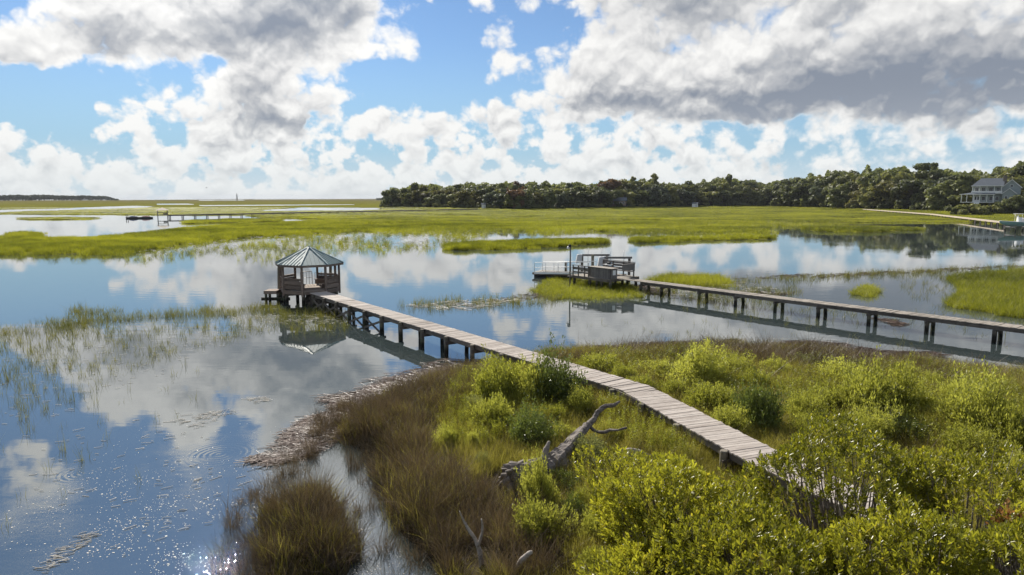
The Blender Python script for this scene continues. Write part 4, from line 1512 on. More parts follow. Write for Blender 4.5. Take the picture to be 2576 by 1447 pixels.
piece('wall', (-1.2, 4.0, 2.0), (11.6, 6.0, 4.0), M['siding'], house)
piece('wall', (-1.2, 5.0, 5.8), (11.6, 6.0, 3.8), M['siding'], house)
piece('porch_floor', (-5.0, -0.6, -0.1), (13.6, 3.4, 0.25), M['white'], house)
piece('balcony_floor', (-1.5, 0.6, 4.15), (12.2, 2.9, 0.22), M['white'], house)
piece('balcony_wall', (-1.5, -0.75, 4.75), (12.2, 0.12, 1.0), M['white'], house)
mb = MB()
mb.add([(-12.2, -2.6, 3.75), (1.9, -2.6, 3.75), (1.9, -0.86, 4.35), (-7.7, -0.86, 4.55), (-7.7, 4.5, 4.55), (-12.2, 4.5, 3.75)], [(0, 1, 2, 3), (0, 3, 4, 5)])
mb.v += [(a, b_, c_ - 0.2) for a, b_, c_ in mb.v]
mb.f += [(9, 8, 7, 6), (11, 10, 9, 6), (0, 6, 7, 1), (5, 11, 6, 0)]
mb.build('porch_roof', M['shingle'], house)
trim_line([(1.9, -2.63, 3.68), (-12.25, -2.63, 3.68), (-12.25, 4.5, 3.68)], house, 0.26)
for x in (-11.4, -9.2, -6.6, -4.0, -1.2, 1.4):
    piece('porch_post', (x, -2.2, 1.75), (0.32, 0.32, 3.6), M['white'], house)
for x in (-7.2, -4.3, -1.5, 1.5, 4.2):
    piece('balcony_post', (x, -0.7, 6.2), (0.30, 0.30, 2.9), M['white'], house)
main_roof = gable('roof', -7.2, 4.6, -0.8, 8.2, 7.75, 11.4, house, M['shingle'], 'x', 3.6, 0.0, 0.55)
trim_line([(-7.8, -1.38, 7.62), (5.2, -1.38, 7.62)], house, 0.26)
piece('chimney', (5.3, 2.4, 9.9), (1.5, 1.3, 5.4), M['beam'], main_roof)
for x, w_ in ((-5.5, 1.6), (-2.9, 1.5), (0.1, 1.7), (2.9, 1.4)):
    wn = piece('window', (x, 1.97, 5.9), (w_, 0.12, 2.2), M['white'], house)
    piece('pane', (0, -0.05, 0), (w_ - 0.25, 0.08, 1.95), M['glass'], wn)
    piece('muntin', (0, -0.1, 0), (0.07, 0.05, 1.95), M['white'], wn)
for x in (-4.2,):
    dr = piece('door', (-5.2, 0.96, 1.5), (2.4, 0.14, 2.9), M['white'], house)
    for s in (-0.55, 0.55):
        piece('pane', (s, -0.06, 0.35), (0.75, 0.08, 1.7), M['glass'], dr)
for x in (-2.6, 0.4, 2.8):
    wn = piece('window', (x, 0.97, 1.75), (1.5, 0.12, 2.0), M['white'], house)
    piece('pane', (0, -0.05, 0), (1.25, 0.08, 1.75), M['glass'], wn)
st = MB()
for i in range(8):
    st.box((-5.2, -2.5 - i * 0.3, -0.25 - i * 0.2), (2.2, 0.32, 0.2))
st.build('stair', M['white'], house)
piece('wall', (8.0, 4.5, 3.4), (7.4, 7.0, 6.8), M['siding'], house)
gable('roof', 4.4, 11.7, 1.0, 8.0, 6.8, 10.6, house, M['shingle'], 'y', 0.0, 0.0, 0.45)
mb = MB()
mb.add([(4.4, 0.98, 6.7), (11.7, 0.98, 6.7), (8.05, 0.98, 10.4)], [(0, 1, 2)])
mb.v += [(a, b_ + 0.2, c_) for a, b_, c_ in mb.v]
mb.f += [(5, 4, 3), (0, 3, 4, 1), (1, 4, 5, 2), (2, 5, 3, 0)]
mb.build('gable_wall', M['siding'], house)
trim_line([(3.9, 0.5, 6.55), (8.05, 0.5, 10.55), (12.2, 0.5, 6.55)], house, 0.28)
wn = piece('window', (8.05, 0.9, 7.6), (1.3, 0.12, 1.2), M['white'], house)
piece('pane', (0, -0.05, 0), (1.0, 0.08, 0.95), M['glass'], wn)
piece('wall', (7.3, -0.6, 1.95), (5.2, 3.0, 3.9), M['siding'], house)
gable('roof', 4.7, 9.9, -2.1, 0.9, 3.9, 6.4, house, M['shingle'], 'y', 0.0, 0.0, 0.35)
mb = MB()
mb.add([(4.7, -2.12, 3.85), (9.9, -2.12, 3.85), (7.3, -2.12, 6.2)], [(0, 1, 2)])
mb.v += [(a, b_ + 0.2, c_) for a, b_, c_ in mb.v]
mb.f += [(5, 4, 3), (0, 3, 4, 1), (1, 4, 5, 2), (2, 5, 3, 0)]
mb.build('gable_wall', M['siding'], house)
trim_line([(4.25, -2.5, 3.75), (7.3, -2.5, 6.4), (10.35, -2.5, 3.75)], house, 0.26)
for x in (6.2, 8.4):
    wn = piece('window', (x, -2.16, 2.0), (1.2, 0.12, 1.8), M['white'], house)
    piece('pane', (0, -0.05, 0), (0.95, 0.08, 1.55), M['glass'], wn)
for x in (-6.5, 0.0, 6.5):
    for y in (0.0, 6.0):
        piece('foundation_pier', (x, y, -2.4), (0.6, 0.6, 4.6), M['locker'], house)


def far_xy(px, y):
    return (px - 1288.0) / F_PX * y


# small buildings glimpsed at the edge of the woods
for px, y, w_, hh, c_, lab in ((1745, 560, 4.6, 2.9, 'white', 'small white shed at the edge of the woods in the middle distance'), (1217, 452, 2.6, 2.6, 'white', 'tiny white hut at the foot of the woods behind the long footbridge')):
    x = far_xy(px, y)
    gz0 = float(ground_z(np.array([x]), np.array([y]))[0])
    sh = tag(empty('shed', (x, y, gz0), -math.atan2(x, y)), lab, 'shed')
    piece('wall', (0, 0, hh / 2), (w_, 3.0, hh), M[c_], sh)
    gable('roof', -w_ / 2, w_ / 2, -1.5, 1.5, hh, hh + 1.0, sh, M['shingle'], 'x', 0, 0, 0.25, 0.1)
    piece('door', (w_ * 0.2, -1.51, hh * 0.4), (0.9, 0.08, hh * 0.75), M['greybox'], sh)
for px, y, lab in ((1553, 520, 'brown house mostly hidden behind the oaks in the middle of the woods'),):
    x = far_xy(px, y)
    sh = tag(empty('cabin', (x, y, 2.2), -math.atan2(x, y)), lab, 'house')
    piece('wall', (0, 0, 1.8), (12, 7, 3.8), M['gazebo'], sh)
    gable('roof', -6, 6, -3.5, 3.5, 3.7, 6.2, sh, M['shingle'], 'x', 0, 0, 0.5)
    for xx in (-4, -1.4, 1.6, 4.2):
        wn = piece('window', (xx, -3.52, 2.0), (1.5, 0.12, 1.4), M['white'], sh)
        piece('pane', (0, -0.05, 0), (1.2, 0.08, 1.1), M['glass'], wn)

# ------------------------------------------------------------------ tufts and the marsh grass
SPART = proto_coll('cordgrass_tufts', [np_mesh('cordgrass_tuft', *blades(150, 0.85, 0.85, 0.030, 0.30, 0.30), M['spartina']) for _ in range(6)])
REED = proto_coll('reed_tufts', [np_mesh('reed_tuft', *blades(n, 0.16, 1.0, 0.016, 0.22, 0.18, 0.45), M['reed']) for n in (5, 7, 9, 6, 4)])
SPARTN = proto_coll('cordgrass_near', [np_mesh('cordgrass_near', *blades(n, 0.17, 1.0, 0.016, 0.28, 0.25, 0.4), M['spartina']) for n in (16, 20, 14, 18)])
RUSH = proto_coll('rush_tufts', [np_mesh('rush_tuft', *blades(75, 0.30, 1.0, 0.013, 0.62, 0.40, 0.5), M['rush']) for _ in range(5)])
RUSHG = proto_coll('rush_green', [np_mesh('rush_green', *blades(40, 0.34, 0.85, 0.012, 0.40, 0.40, 0.4), M['meadow']) for _ in range(4)])
MEAD = proto_coll('meadow_tufts', [np_mesh('meadow_tuft', *blades(90, 0.30, 0.62, 0.012, 0.55, 0.60, 0.4), M['meadow']) for _ in range(5)])


def weed(n_st, h, rad, leaf):
    """Upright leafy stems (goldenrod and the like)."""
    V, Fc, o = [], [], 0
    for i in range(n_st):
        a, r = random.uniform(0, 6.28), rad * math.sqrt(random.random())
        lean = np.array([random.gauss(0, .16), random.gauss(0, .16), 1.0])
        hh = h * random.uniform(0.6, 1.1)
        k = 26
        t = np.linspace(0.15, 1, k)
        base = np.array([r * math.cos(a), r * math.sin(a), 0]) + np.outer(t * hh, lean)
        ph = np.arange(k) * 2.4 + a
        d = np.stack([np.cos(ph), np.sin(ph), np.full(k, 0.8)], 1)
        v, f = leaf_quads(base, d, leaf * (1.15 - 0.6 * t), leaf * 0.22)
        V.append(v)
        Fc.append(f + o)
        o += len(v)
    return np.concatenate(V), np.concatenate(Fc)


WEED = proto_coll('weed_tufts', [np_mesh('weed_tuft', *weed(9, 0.85, 0.25, 0.11), M['weed']) for _ in range(5)])


def sample_poly(poly, dens, z=0.0):
    """Uniform points per square metre inside a surveyed outline."""
    P = np.array([gp(max(-420, min(3000, q[0])), q[1], z)[:2] for q in poly])
    (x0, y0), (x1, y1) = P.min(0), P.max(0)
    n = int((x1 - x0) * (y1 - y0) * dens)
    x, y = rng.uniform(x0, x1, n), rng.uniform(y0, y1, n)
    px, py = proj_np(x, y, z)
    amp = np.clip(900.0 / np.maximum(y, 5) / 2.0, 2, 14)
    jx = (fnoise(x * 0.7, y * 0.7, 31) - 0.5) * amp * 2.2 + rng.normal(0, amp * 0.25, n)
    jy = (fnoise(x * 0.7, y * 0.7, 57) - 0.5) * amp * 1.1 + rng.normal(0, amp * 0.16, n)
    k = inpoly(px + jx, py + jy, poly)
    return x[k], y[k]


# beyond the channel: spacing grows with distance
N_FAR = 62000
a_ = rng.uniform(R(-43), R(43), N_FAR)
D_ = np.exp(rng.uniform(math.log(72), math.log(680), N_FAR))
X_, Y_ = D_ * np.sin(a_), D_ * np.cos(a_)
PX_, PY_ = proj_np(X_, Y_)
edge = np.clip(500.0 / D_, 0.8, 6.0)
jy = (fnoise(X_ * 0.25, Y_ * 0.25, 5) - 0.5) * edge * 2.4
dens = far_density(PX_, PY_, (fnoise(X_ * 0.2, Y_ * 0.2, 8) - 0.5) * edge * 6, jy)
pat = fnoise(X_ * 0.16, Y_ * 0.07, 21, 3)
keep_p = np.clip(dens * np.clip(0.35 + 1.6 * pat, 0.3, 1.25), 0, 1)
keep_p = np.where(dens > 0.75, np.maximum(keep_p, 0.75), keep_p)
k = (rng.uniform(0, 1, N_FAR) < keep_p) & (Y_ < woods_edge(PX_) - 3)
X_, Y_, D_, dens = X_[k], Y_[k], D_[k], dens[k]
dk = dens >= 0.5
X_, Y_, D_ = X_[dk], Y_[dk], D_[dk]
gzz = np.maximum(ground_z(X_, Y_), -0.12)
hs_ = D_ / 120.0 * 0.95
zs = (0.50 + 0.42 * fnoise(X_ * 0.05, Y_ * 0.05, 44)) * rng.uniform(0.8, 1.2, len(X_)) * np.interp(D_, [70, 200, 320, 700], [1, 1, 0.55, 0.5])
scatter('cordgrass', SPART, np.stack([X_, Y_, gzz], 1), np.stack([hs_, hs_, zs], 1), 'yellow green cordgrass covering the wide marsh beyond the creek', 'marsh grass')
# wet fringe: loose stems with water between
n = 70000
a_ = rng.uniform(R(-43), R(43), n)
D_ = np.sqrt(rng.uniform(72.0 ** 2, 235.0 ** 2, n))
X_, Y_ = D_ * np.sin(a_), D_ * np.cos(a_)
PX_, PY_ = proj_np(X_, Y_)
jn = (fnoise(X_ * 0.25, Y_ * 0.25, 5) - 0.5) * 9
dens = far_density(PX_, PY_, jn * 2, jn)
pat = fnoise(X_ * 0.10, Y_ * 0.045, 21, 4)
k = (dens > 0.02) & (dens < 0.9) & (rng.uniform(0, 1, n) < np.clip(4.0 * (pat - 0.40), 0.04, 1.0) * np.clip(dens * 1.6, 0, 1))
X_, Y_, D_ = X_[k], Y_[k], D_[k]
w = D_ / 62.0 * rng.uniform(0.7, 1.4, len(X_))
zs = rng.uniform(0.45, 1.0, len(X_))
scatter('cordgrass', SPARTN, np.stack([X_, Y_, np.full(len(X_), -0.05)], 1), np.stack([w, w, zs], 1), 'loose yellow green stems at the wet front edge of the wide marsh', 'marsh grass', 0.04)

pts, scl, ptsn, scln = [], [], [], []
for poly, dn, hh in NEAR:
    x, y = sample_poly(poly, dn)
    nz = fnoise(x * 0.55, y * 0.55, 77)
    kk = rng.uniform(0, 1, len(x)) < np.clip(3.2 * nz - 0.75, 0.05, 1)
    x, y = x[kk], y[kk]
    s = hh * rng.uniform(0.55, 1.2, len(x))
    dd = np.hypot(x, y)
    w = np.clip(dd / 40.0, 0.75, 1.5)
    lush = dn >= 13
    (ptsn if lush else pts).append(np.stack([x, y, np.full(len(x), -0.06)], 1))
    (scln if lush else scl).append(np.stack([w, w, s], 1))
scatter('reeds', REED, np.concatenate(pts), np.concatenate(scl), 'thin scattered reeds standing in the still shallow water', 'reeds', 0.05)
scatter('cordgrass', SPARTN, np.concatenate(ptsn), np.concatenate(scln), 'bright cordgrass beds in the creek around dock and near the left edge', 'marsh grass', 0.05)

# ------------------------------------------------------------------ shore: rushes, meadow, weeds
RUSH_Z = [
    [(915, 1000), (960, 975), (1060, 948), (1250, 922), (1285, 930), (1275, 965), (1230, 1010), (1140, 1060), (1075, 1110), (1080, 1180), (1180, 1215), (1240, 1260), (1300, 1330), (1310, 1470), (1060, 1470), (1040, 1390), (1000, 1340), (945, 1290), (922, 1200), (915, 1120), (830, 1128), (785, 1112), (820, 1070)],
    [(660, 1300), (700, 1262), (800, 1240), (865, 1280), (895, 1350), (890, 1500), (670, 1500), (650, 1390)],
    [(1390, 908), (1600, 898), (1840, 887), (1930, 888), (2100, 902), (2200, 924), (2400, 944), (2576, 954), (2800, 970), (2800, 1060), (2576, 1015), (2400, 988), (2200, 962), (2000, 950), (1900, 936), (1700, 930), (1500, 930), (1400, 925)],
    [(2280, 965), (2400, 975), (2420, 1010), (2340, 1020)],
    [(1255, 1350), (1330, 1290), (1420, 1330), (1440, 1420), (1400, 1500), (1250, 1500)],
]
LUSH_Z = [
    [(1480, 1060), (1560, 1000), (1640, 1040), (1740, 1110), (1840, 1160), (1760, 1200), (1600, 1150), (1500, 1130)],
    [(1470, 905), (1800, 915), (1900, 960), (1950, 1060), (1860, 1085), (1700, 1000), (1580, 960)],
    [(1950, 980), (2300, 930), (2700, 1000), (2700, 1250), (2300, 1150), (2000, 1100)],
    [(1160, 960), (1260, 930), (1400, 960), (1420, 1100), (1250, 1150), (1130, 1150), (1100, 1080)],
]


def path_dist(x, y, pts):
    best = np.full(x.shape, 1e9)
    for a, b_ in zip(pts, pts[1:]):
        ax, ay, bx, by = a[0], a[1], b_[0], b_[1]
        L2 = (bx - ax) ** 2 + (by - ay) ** 2
        t = np.clip(((x - ax) * (bx - ax) + (y - ay) * (by - ay)) / L2, 0, 1)
        best = np.minimum(best, np.hypot(x - ax - t * (bx - ax), y - ay - t * (by - ay)))
    return best


BWP = [(-14.35, 50.05), (4.52, 24.4), (6.85, 17.5), (8.3, 14.4), (9.6, 10.2)]


def zone(px, py, polys):
    r = np.zeros(px.shape, bool)
    for q in polys:
        r |= inpoly(px, py, q)
    return r


n = 42000
x, y = rng.uniform(-12, 48, n), rng.uniform(7.5, 46, n)
k = (np.abs(x) < y * 0.82 + 2.5)
x, y = x[k], y[k]
px, py = proj_np(x, y, 0.25)
jx, jy = (fnoise(x * .6, y * .6, 3) - .5) * 60, (fnoise(x * .6, y * .6, 13) - .5) * 34
p0x, p0y = proj_np(x, y, 0.0)
lm = land_mask(p0x + jx * 0.35, p0y + jy * 0.35)
bd = path_dist(x, y, BWP)
gz_n = ground_z(x, y)
rz = zone(px + jx, py + jy, RUSH_Z)
lz = zone(px + jx, py + jy, LUSH_Z)
u = rng.uniform(0, 1, len(x))
dcam = np.hypot(x, y)
ROOTC = gp(1290, 1225, 0.4)
ok = lm & (bd > 0.85) & (np.hypot(x - ROOTC.x, y - ROOTC.y) > 0.8)
for q in (gp(1208, 1420, 0.3), gp(1204, 1460, 0.3), gp(1303, 1440, 0.3)):
    ok &= np.hypot(x - q.x, y - q.y) > 0.38
thin = np.clip(1.25 - dcam / 70.0, 0.55, 1.0)
kr = ok & rz & (u < 0.95 * thin * np.clip(3.2 * fnoise(x * 0.75, y * 0.75, 61) - 0.75, 0.08, 1))
kg = ok & ~rz & ~lz & (u < 0.80 * thin)
kl = ok & lz & (u < 0.55 * thin)
kl2 = ok & lz & (u >= 0.55 * thin)
kb = lm & (bd <= 0.85)


def put(name, coll, kk, h0, h1, lab, cat, w=1.0, tilt=0.08):
    s = rng.uniform(h0, h1, kk.sum())
    ww = w * np.clip(dcam[kk] / 26.0, 0.85, 1.35)
    scatter(name, coll, np.stack([x[kk], y[kk], np.maximum(gz_n[kk], -0.12)], 1), np.stack([ww, ww, s], 1), lab, cat, tilt)


put('rushes', RUSH, kr, 0.28, 0.74, 'dark brown needle rushes massed along the shore', 'rushes', 1.0, 0.26)
put('rushes', RUSHG, kr & (u < 0.30), 0.4, 0.7, 'greenish shoots growing up through the brown rushes', 'rushes')
put('meadow_grass', MEAD, kg | kb, 0.45, 0.9, 'olive meadow grass covering the shore between the shrubs', 'grass')
DRY = proto_coll('dry_tufts', [np_mesh('dry_tuft', *blades(26, 0.22, 0.7, 0.010, 0.7, 0.6, 0.5), M['straw']) for _ in range(4)])
put('dry_grass', DRY, ok & (rng.uniform(0, 1, len(x)) < 0.10), 0.5, 1.1, 'dry straw coloured stalks mixed into the shore grass', 'dry grass')
put('meadow_grass', MEAD, kl2, 0.7, 1.15, 'taller meadow grass between the weeds beside the boardwalk', 'grass')
put('weeds', WEED, kl, 0.55, 1.0, 'yellow green leafy weeds on both sides of the boardwalk', 'weeds')
# brown rushes standing in the water at the edge of the shore
pts, scl = [], []
for poly, dn in (([(690, 1165), (790, 1128), (790, 1170), (720, 1230), (680, 1230)], 7), ([(560, 1330), (640, 1230), (700, 1205), (700, 1500), (540, 1500)], 6), ([(780, 1060), (920, 1000), (940, 1100), (800, 1120)], 9), ([(880, 1150), (940, 1140), (960, 1300), (900, 1290)], 6), ([(930, 1330), (1060, 1400), (1070, 1500), (930, 1500)], 3)):
    xx, yy = sample_poly(poly, dn)
    pts.append(np.stack([xx, yy, np.full(len(xx), -0.08)], 1))
    s = rng.uniform(0.28, 0.65, len(xx))
    w = rng.uniform(0.35, 0.8, len(xx))
    scl.append(np.stack([w, w, s], 1))
scatter('rushes', RUSH, np.concatenate(pts), np.concatenate(scl), 'loose brown rushes standing in the glittering shallows', 'rushes', 0.1)


# ------------------------------------------------------------------ floating dead stems
def straws(name, polys, label, cat, mat, lmin, lmax, r, main=None, spread=0.5, zmax=0.10, arch=0.0):
    V, Fc, o = [], [], 0
    for poly, cnt, ang in polys:
        P = np.array([gp(q[0], q[1])[:2] for q in poly])
        area = 0.5 * abs(np.dot(P[:, 0], np.roll(P[:, 1], 1)) - np.dot(P[:, 1], np.roll(P[:, 0], 1)))
        x, y = sample_poly(poly, 1.6 * cnt / max(area, 0.3))
        x, y = x[:cnt], y[:cnt]
        n = len(x)
        if not n:
            continue
        th = R(ang) + rng.normal(0, spread, n) + (fnoise(x * 1.3, y * 1.3, 71) - 0.5) * 1.4
        L = rng.uniform(lmin, lmax, n) * rng.uniform(0.5, 1, n)
        d = np.stack([np.cos(th), np.sin(th), rng.normal(0, 0.035, n)], 1) * L[:, None] / 2
        c = np.stack([x, y, rng.uniform(0.008, zmax, n)], 1)
        sd = np.stack([-np.sin(th), np.cos(th), np.zeros(n)], 1) * (r * rng.uniform(0.7, 1.4, n))[:, None]
        up = np.array([0, 0, 1.0]) * r * 1.5
        bendv = sd / r * (rng.normal(0, 0.08, n) * L)[:, None]
        v = np.stack([c - d - sd, c - d + sd, c - d + up, c + bendv - sd, c + bendv + sd, c + bendv + up, c + d - sd, c + d + sd, c + d + up], 1)
        q = []
        for s_ in (0, 3):
            q += [(s_, s_ + 1, s_ + 4, s_ + 3), (s_ + 1, s_ + 2, s_ + 5, s_ + 4), (s_ + 2, s_, s_ + 3, s_ + 5)]
        f = (np.arange(n)[:, None, None] * 9 + np.array(q)[None]).reshape(-1, 4)
        V.append(v.reshape(-1, 3))
        Fc.append(f + o)
        o += n * 9
    me = np_mesh(name, np.concatenate(V), np.concatenate(Fc), mat)
    return tag(link(name, me), label, cat, None, 'stuff')


straws('reed_wrack', [
    ([(905, 990), (1000, 955), (1100, 928), (1180, 918), (1200, 938), (1080, 972), (1000, 1000), (930, 1015)], 3400, 18),
    ([(820, 1030), (930, 960), (1120, 905), (1280, 905), (1200, 950), (1000, 1010)], 700, 18),
    ([(610, 1170), (720, 1100), (900, 1010), (960, 1040), (860, 1110), (700, 1180)], 700, 30),
    ([(700, 1102), (760, 1065), (830, 1040), (920, 1000), (940, 1020), (850, 1070), (780, 1095), (720, 1115)], 1700, 35),
    ([(630, 1157), (700, 1140), (790, 1122), (785, 1142), (700, 1165)], 600, 30),
    ([(800, 1000), (870, 990), (930, 985), (920, 1010), (830, 1030)], 350, 10),
    ([(1130, 925), (1230, 905), (1300, 900), (1290, 925), (1180, 940)], 700, 20),
    ], 'raft of dead reddish brown reed stems washed up against the shore', 'reed wrack', M['straw'], 0.3, 1.2, 0.008, None, 0.55, 0.07)
straws('reed_wrack', [
    ([(1375, 892), (1500, 876), (1650, 868), (1850, 857), (1880, 868), (1700, 880), (1500, 890)], 1500, 5),
    ([(1910, 872), (2000, 860), (2100, 868), (2270, 895), (2240, 907), (2050, 886)], 1300, -18),
    ([(2190, 893), (2300, 887), (2390, 897), (2260, 904)], 420, -15),
    ], 'dark line of dead reed stems along the right shore of the creek', 'reed wrack', M['straw_dark'], 0.35, 1.0, 0.009, None, 0.3, 0.10)
straws('reed_wrack', [
    ([(1855, 735), (1920, 732), (1990, 735), (1985, 743), (1880, 745)], 120, 5),
    ([(2190, 800), (2240, 808), (2290, 818), (2250, 823)], 120, -25),
    ([(1840, 702), (2000, 694), (2400, 676), (2576, 667), (2576, 671), (2000, 702)], 500, 8),
    ([(1930, 695), (2000, 689), (2050, 690), (1980, 697)], 70, 8),
    ([(1570, 712), (1650, 722), (1700, 738), (1640, 742), (1590, 726)], 260, 0),
    ([(1230, 755), (1330, 740), (1400, 737), (1400, 744), (1260, 762)], 120, 10),
    ], 'thin dark drifts of dead stems floating between the reeds near the pier', 'reed wrack', M['straw_dark'], 0.3, 1.1, 0.012, None, 0.4, 0.05)
straws('pale_straw', [
    ([(80, 1450), (130, 1395), (210, 1340), (270, 1335), (200, 1385), (120, 1440)], 60, 40),
    ([(0, 900), (700, 800), (700, 830), (480, 900), (200, 1040), (0, 1080)], 160, 12),
    ([(60, 1100), (480, 1020), (600, 1080), (420, 1200), (100, 1300)], 60, 20),
    ([(560, 800), (720, 785), (880, 800), (860, 815), (700, 815)], 260, 0),
    ([(440, 1060), (560, 1030), (600, 1040), (480, 1075)], 70, 20),
    ([(620, 1000), (690, 1000), (680, 1015), (630, 1018)], 40, 20),
    ([(400, 1150), (650, 1190), (700, 1300), (300, 1420), (250, 1250)], 55, 30),
    ], 'bleached bits of straw glinting on the still water', 'floating straw', M['pale'], 0.08, 0.45, 0.007, None, 0.3, 0.03)
straws('pale_straw', [
    ([(0, 636), (300, 640), (700, 640), (1130, 626), (1240, 592), (1240, 580), (650, 588), (350, 620)], 1100, 0),
    ([(1600, 705), (1850, 705), (2000, 740), (1700, 760)], 160, 0),
    ([(1000, 770), (1200, 752), (1330, 752), (1180, 782)], 150, 5),
    ], 'pale dead stems lying between the reeds of the marsh edge', 'floating straw', M['pale'], 0.25, 1.1, 0.022, None, 0.5, 0.06)

# scum specks in the lower left bay, coloured pale to stand for sun glints
n = 30000
x, y = rng.uniform(-13, 0.5, n), rng.uniform(12.0, 25, n)
px, py = proj_np(x, y)
dm = np.exp(-(((px - 600) / 330.0) ** 2 + ((py - 1420) / 120.0) ** 2)) + 0.35 * np.exp(-(((px - 300) / 260.0) ** 2 + ((py - 1250) / 120.0) ** 2))
sw = fnoise(x * 0.8 + 0.35 * y, y * 0.8 - 0.35 * x, 90, 4)
kk = (rng.uniform(0, 1, n) < np.clip(dm * np.clip(3.2 * sw - 1.0, 0.02, 1.2), 0, 1)) & ~land_mask(px, py)
x, y = x[kk], y[kk]
n = len(x)
s = 0.011 * np.exp(rng.normal(0, 0.45, n))
a = rng.uniform(0, 6.28, n)
c = np.stack([x, y, np.full(n, 0.006)], 1)
tl = rng.normal(0, 0.06, (n, 2))
e1 = np.stack([np.cos(a), np.sin(a), tl[:, 0]], 1) * s[:, None]
e2 = np.stack([-np.sin(a), np.cos(a), tl[:, 1]], 1) * s[:, None] * 0.7
v = np.stack([c + e1, c + e2, c - e1, c - e2], 1).reshape(-1, 3)
tag(link('glint_flecks', np_mesh('glint_flecks', v, np.arange(n * 4).reshape(n, 4), M['pale'])), 'tiny pale flecks standing for sun glints on the blue water', 'glint flecks', None, 'stuff')

# ------------------------------------------------------------------ shrubs and trees
def dome_shoots(n_sh, per, L, Wd, seed, upb=0.9, low=-0.15, lumps=7, inner=0.45, open_=0.0):
    """Crown of a shrub in unit size: leaves along many shoots that end on an uneven dome of radius 1 and height 1."""
    r = np.random.default_rng(seed)
    d = unit(r.normal(size=(n_sh * 3, 3)))
    d = d[d[:, 2] > low][:n_sh]
    n = len(d)
    ld = unit(r.normal(size=(lumps, 3)) * np.array([1, 1, 0.7]) + np.array([0, 0, 0.4]))
    la = r.uniform(0.12, 0.48, lumps)
    rad = 0.62 + (la[None] * np.exp(-((1 - d @ ld.T) / 0.11))).sum(1) + r.normal(0, 0.09, n)
    rad = np.where(r.uniform(0, 1, n) < 0.09, rad * 1.22, rad)
    rad = np.clip(rad, 0.35, 1.25)
    tip = d * rad[:, None] * np.array([1, 1, 0.80]) + np.array([0, 0, 0.22])
    root = tip * inner * np.array([1, 1, 0.9])
    t = r.uniform(0, 1, (n, per)) ** 0.7
    if open_:
        t = np.where(r.uniform(0, 1, (n, 1)) < open_, t * 0.6, t)
    pos = root[:, None] + (tip - root)[:, None] * t[..., None]
    out_ = unit(tip - root)
    ax = unit(out_ * 0.6 + np.array([0, 0, upb]) * 0.6)
    dirs = ax[:, None] * 0.9 + r.normal(size=(n, per, 3)) * 0.55
    pos = pos + r.normal(size=pos.shape) * 0.035
    k = n * per
    v, f = leaf_quads(pos.reshape(k, 3), dirs.reshape(k, 3), L * r.uniform(0.6, 1.25, k), Wd * r.uniform(0.7, 1.2, k), r.normal(size=(k, 3)))
    return v, f, root, tip


def stem_mesh(name, roots, tips, n, mat, r0=0.03):
    mb = MB()
    idx = np.linspace(0, len(roots) - 1, n).astype(int)
    for i in idx:
        a = Vector((random.gauss(0, .06), random.gauss(0, .06), -0.12))
        b_ = Vector(roots[i])
        c = Vector(tips[i]) * 0.93
        mb.tube([a, a * 0.4 + b_ * 0.6 + Vector((random.gauss(0, .03), random.gauss(0, .03), 0)), b_, c], [r0, r0 * 0.7, r0 * 0.5, r0 * 0.15], 5)
    return mb.mesh(name, mat)


SHRUB = {}
for kind, mat, cnt, args, nst in (
        ('groundsel', 'ground_leaf', 7, dict(n_sh=300, per=30, L=0.080, Wd=0.027, upb=1.3, low=-0.05, open_=0.12), 22),
        ('sage', 'grey_leaf', 3, dict(n_sh=260, per=26, L=0.06, Wd=0.026, upb=0.8, open_=0.3), 14),
        ('yaupon', 'myrtle_leaf', 4, dict(n_sh=300, per=26, L=0.060, Wd=0.034, upb=0.4, lumps=9, open_=0.25), 18)):
    SHRUB[kind] = []
    for i in range(cnt):
        v, f, ro, ti = dome_shoots(seed=100 + i * 7 + len(kind), **args)
        SHRUB[kind].append((np_mesh('leaves', v, f, M[mat]), stem_mesh('stem', ro, ti, nst, M['bark_live'])))


def shrub(px, py, w, h, kind, label, group=None, name='shrub', z0=None):
    """Base of the shrub at photo point (px, py); w and h its size in the photo."""
    g = gp(px, py, 0.3 if z0 is None else z0)
    k = F_PX / (g.y * CP - (0.3 - CAM_H) * SP)
    r = w / 2.0 / k * (1.18 if kind == 'groundsel' else 1.05)
    hh = h / k * (1.15 if kind == 'groundsel' else 1.05) / math.cos(math.atan2(CAM_H, g.y) * 0.6)
    cr, stm = random.choice(SHRUB[kind])
    gz0 = float(ground_z(np.array([g.x]), np.array([g.y + r * 0.35]))[0])
    o = empty(name, (g.x, g.y + r * 0.35, max(gz0, 0.0)), random.uniform(0, 6.28))
    o.scale = (r * 1.08, r * 1.08, hh)
    tag(o, label, 'shrub', group)
    link('leaves', cr, o)
    link('stem', stm, o)
    return o


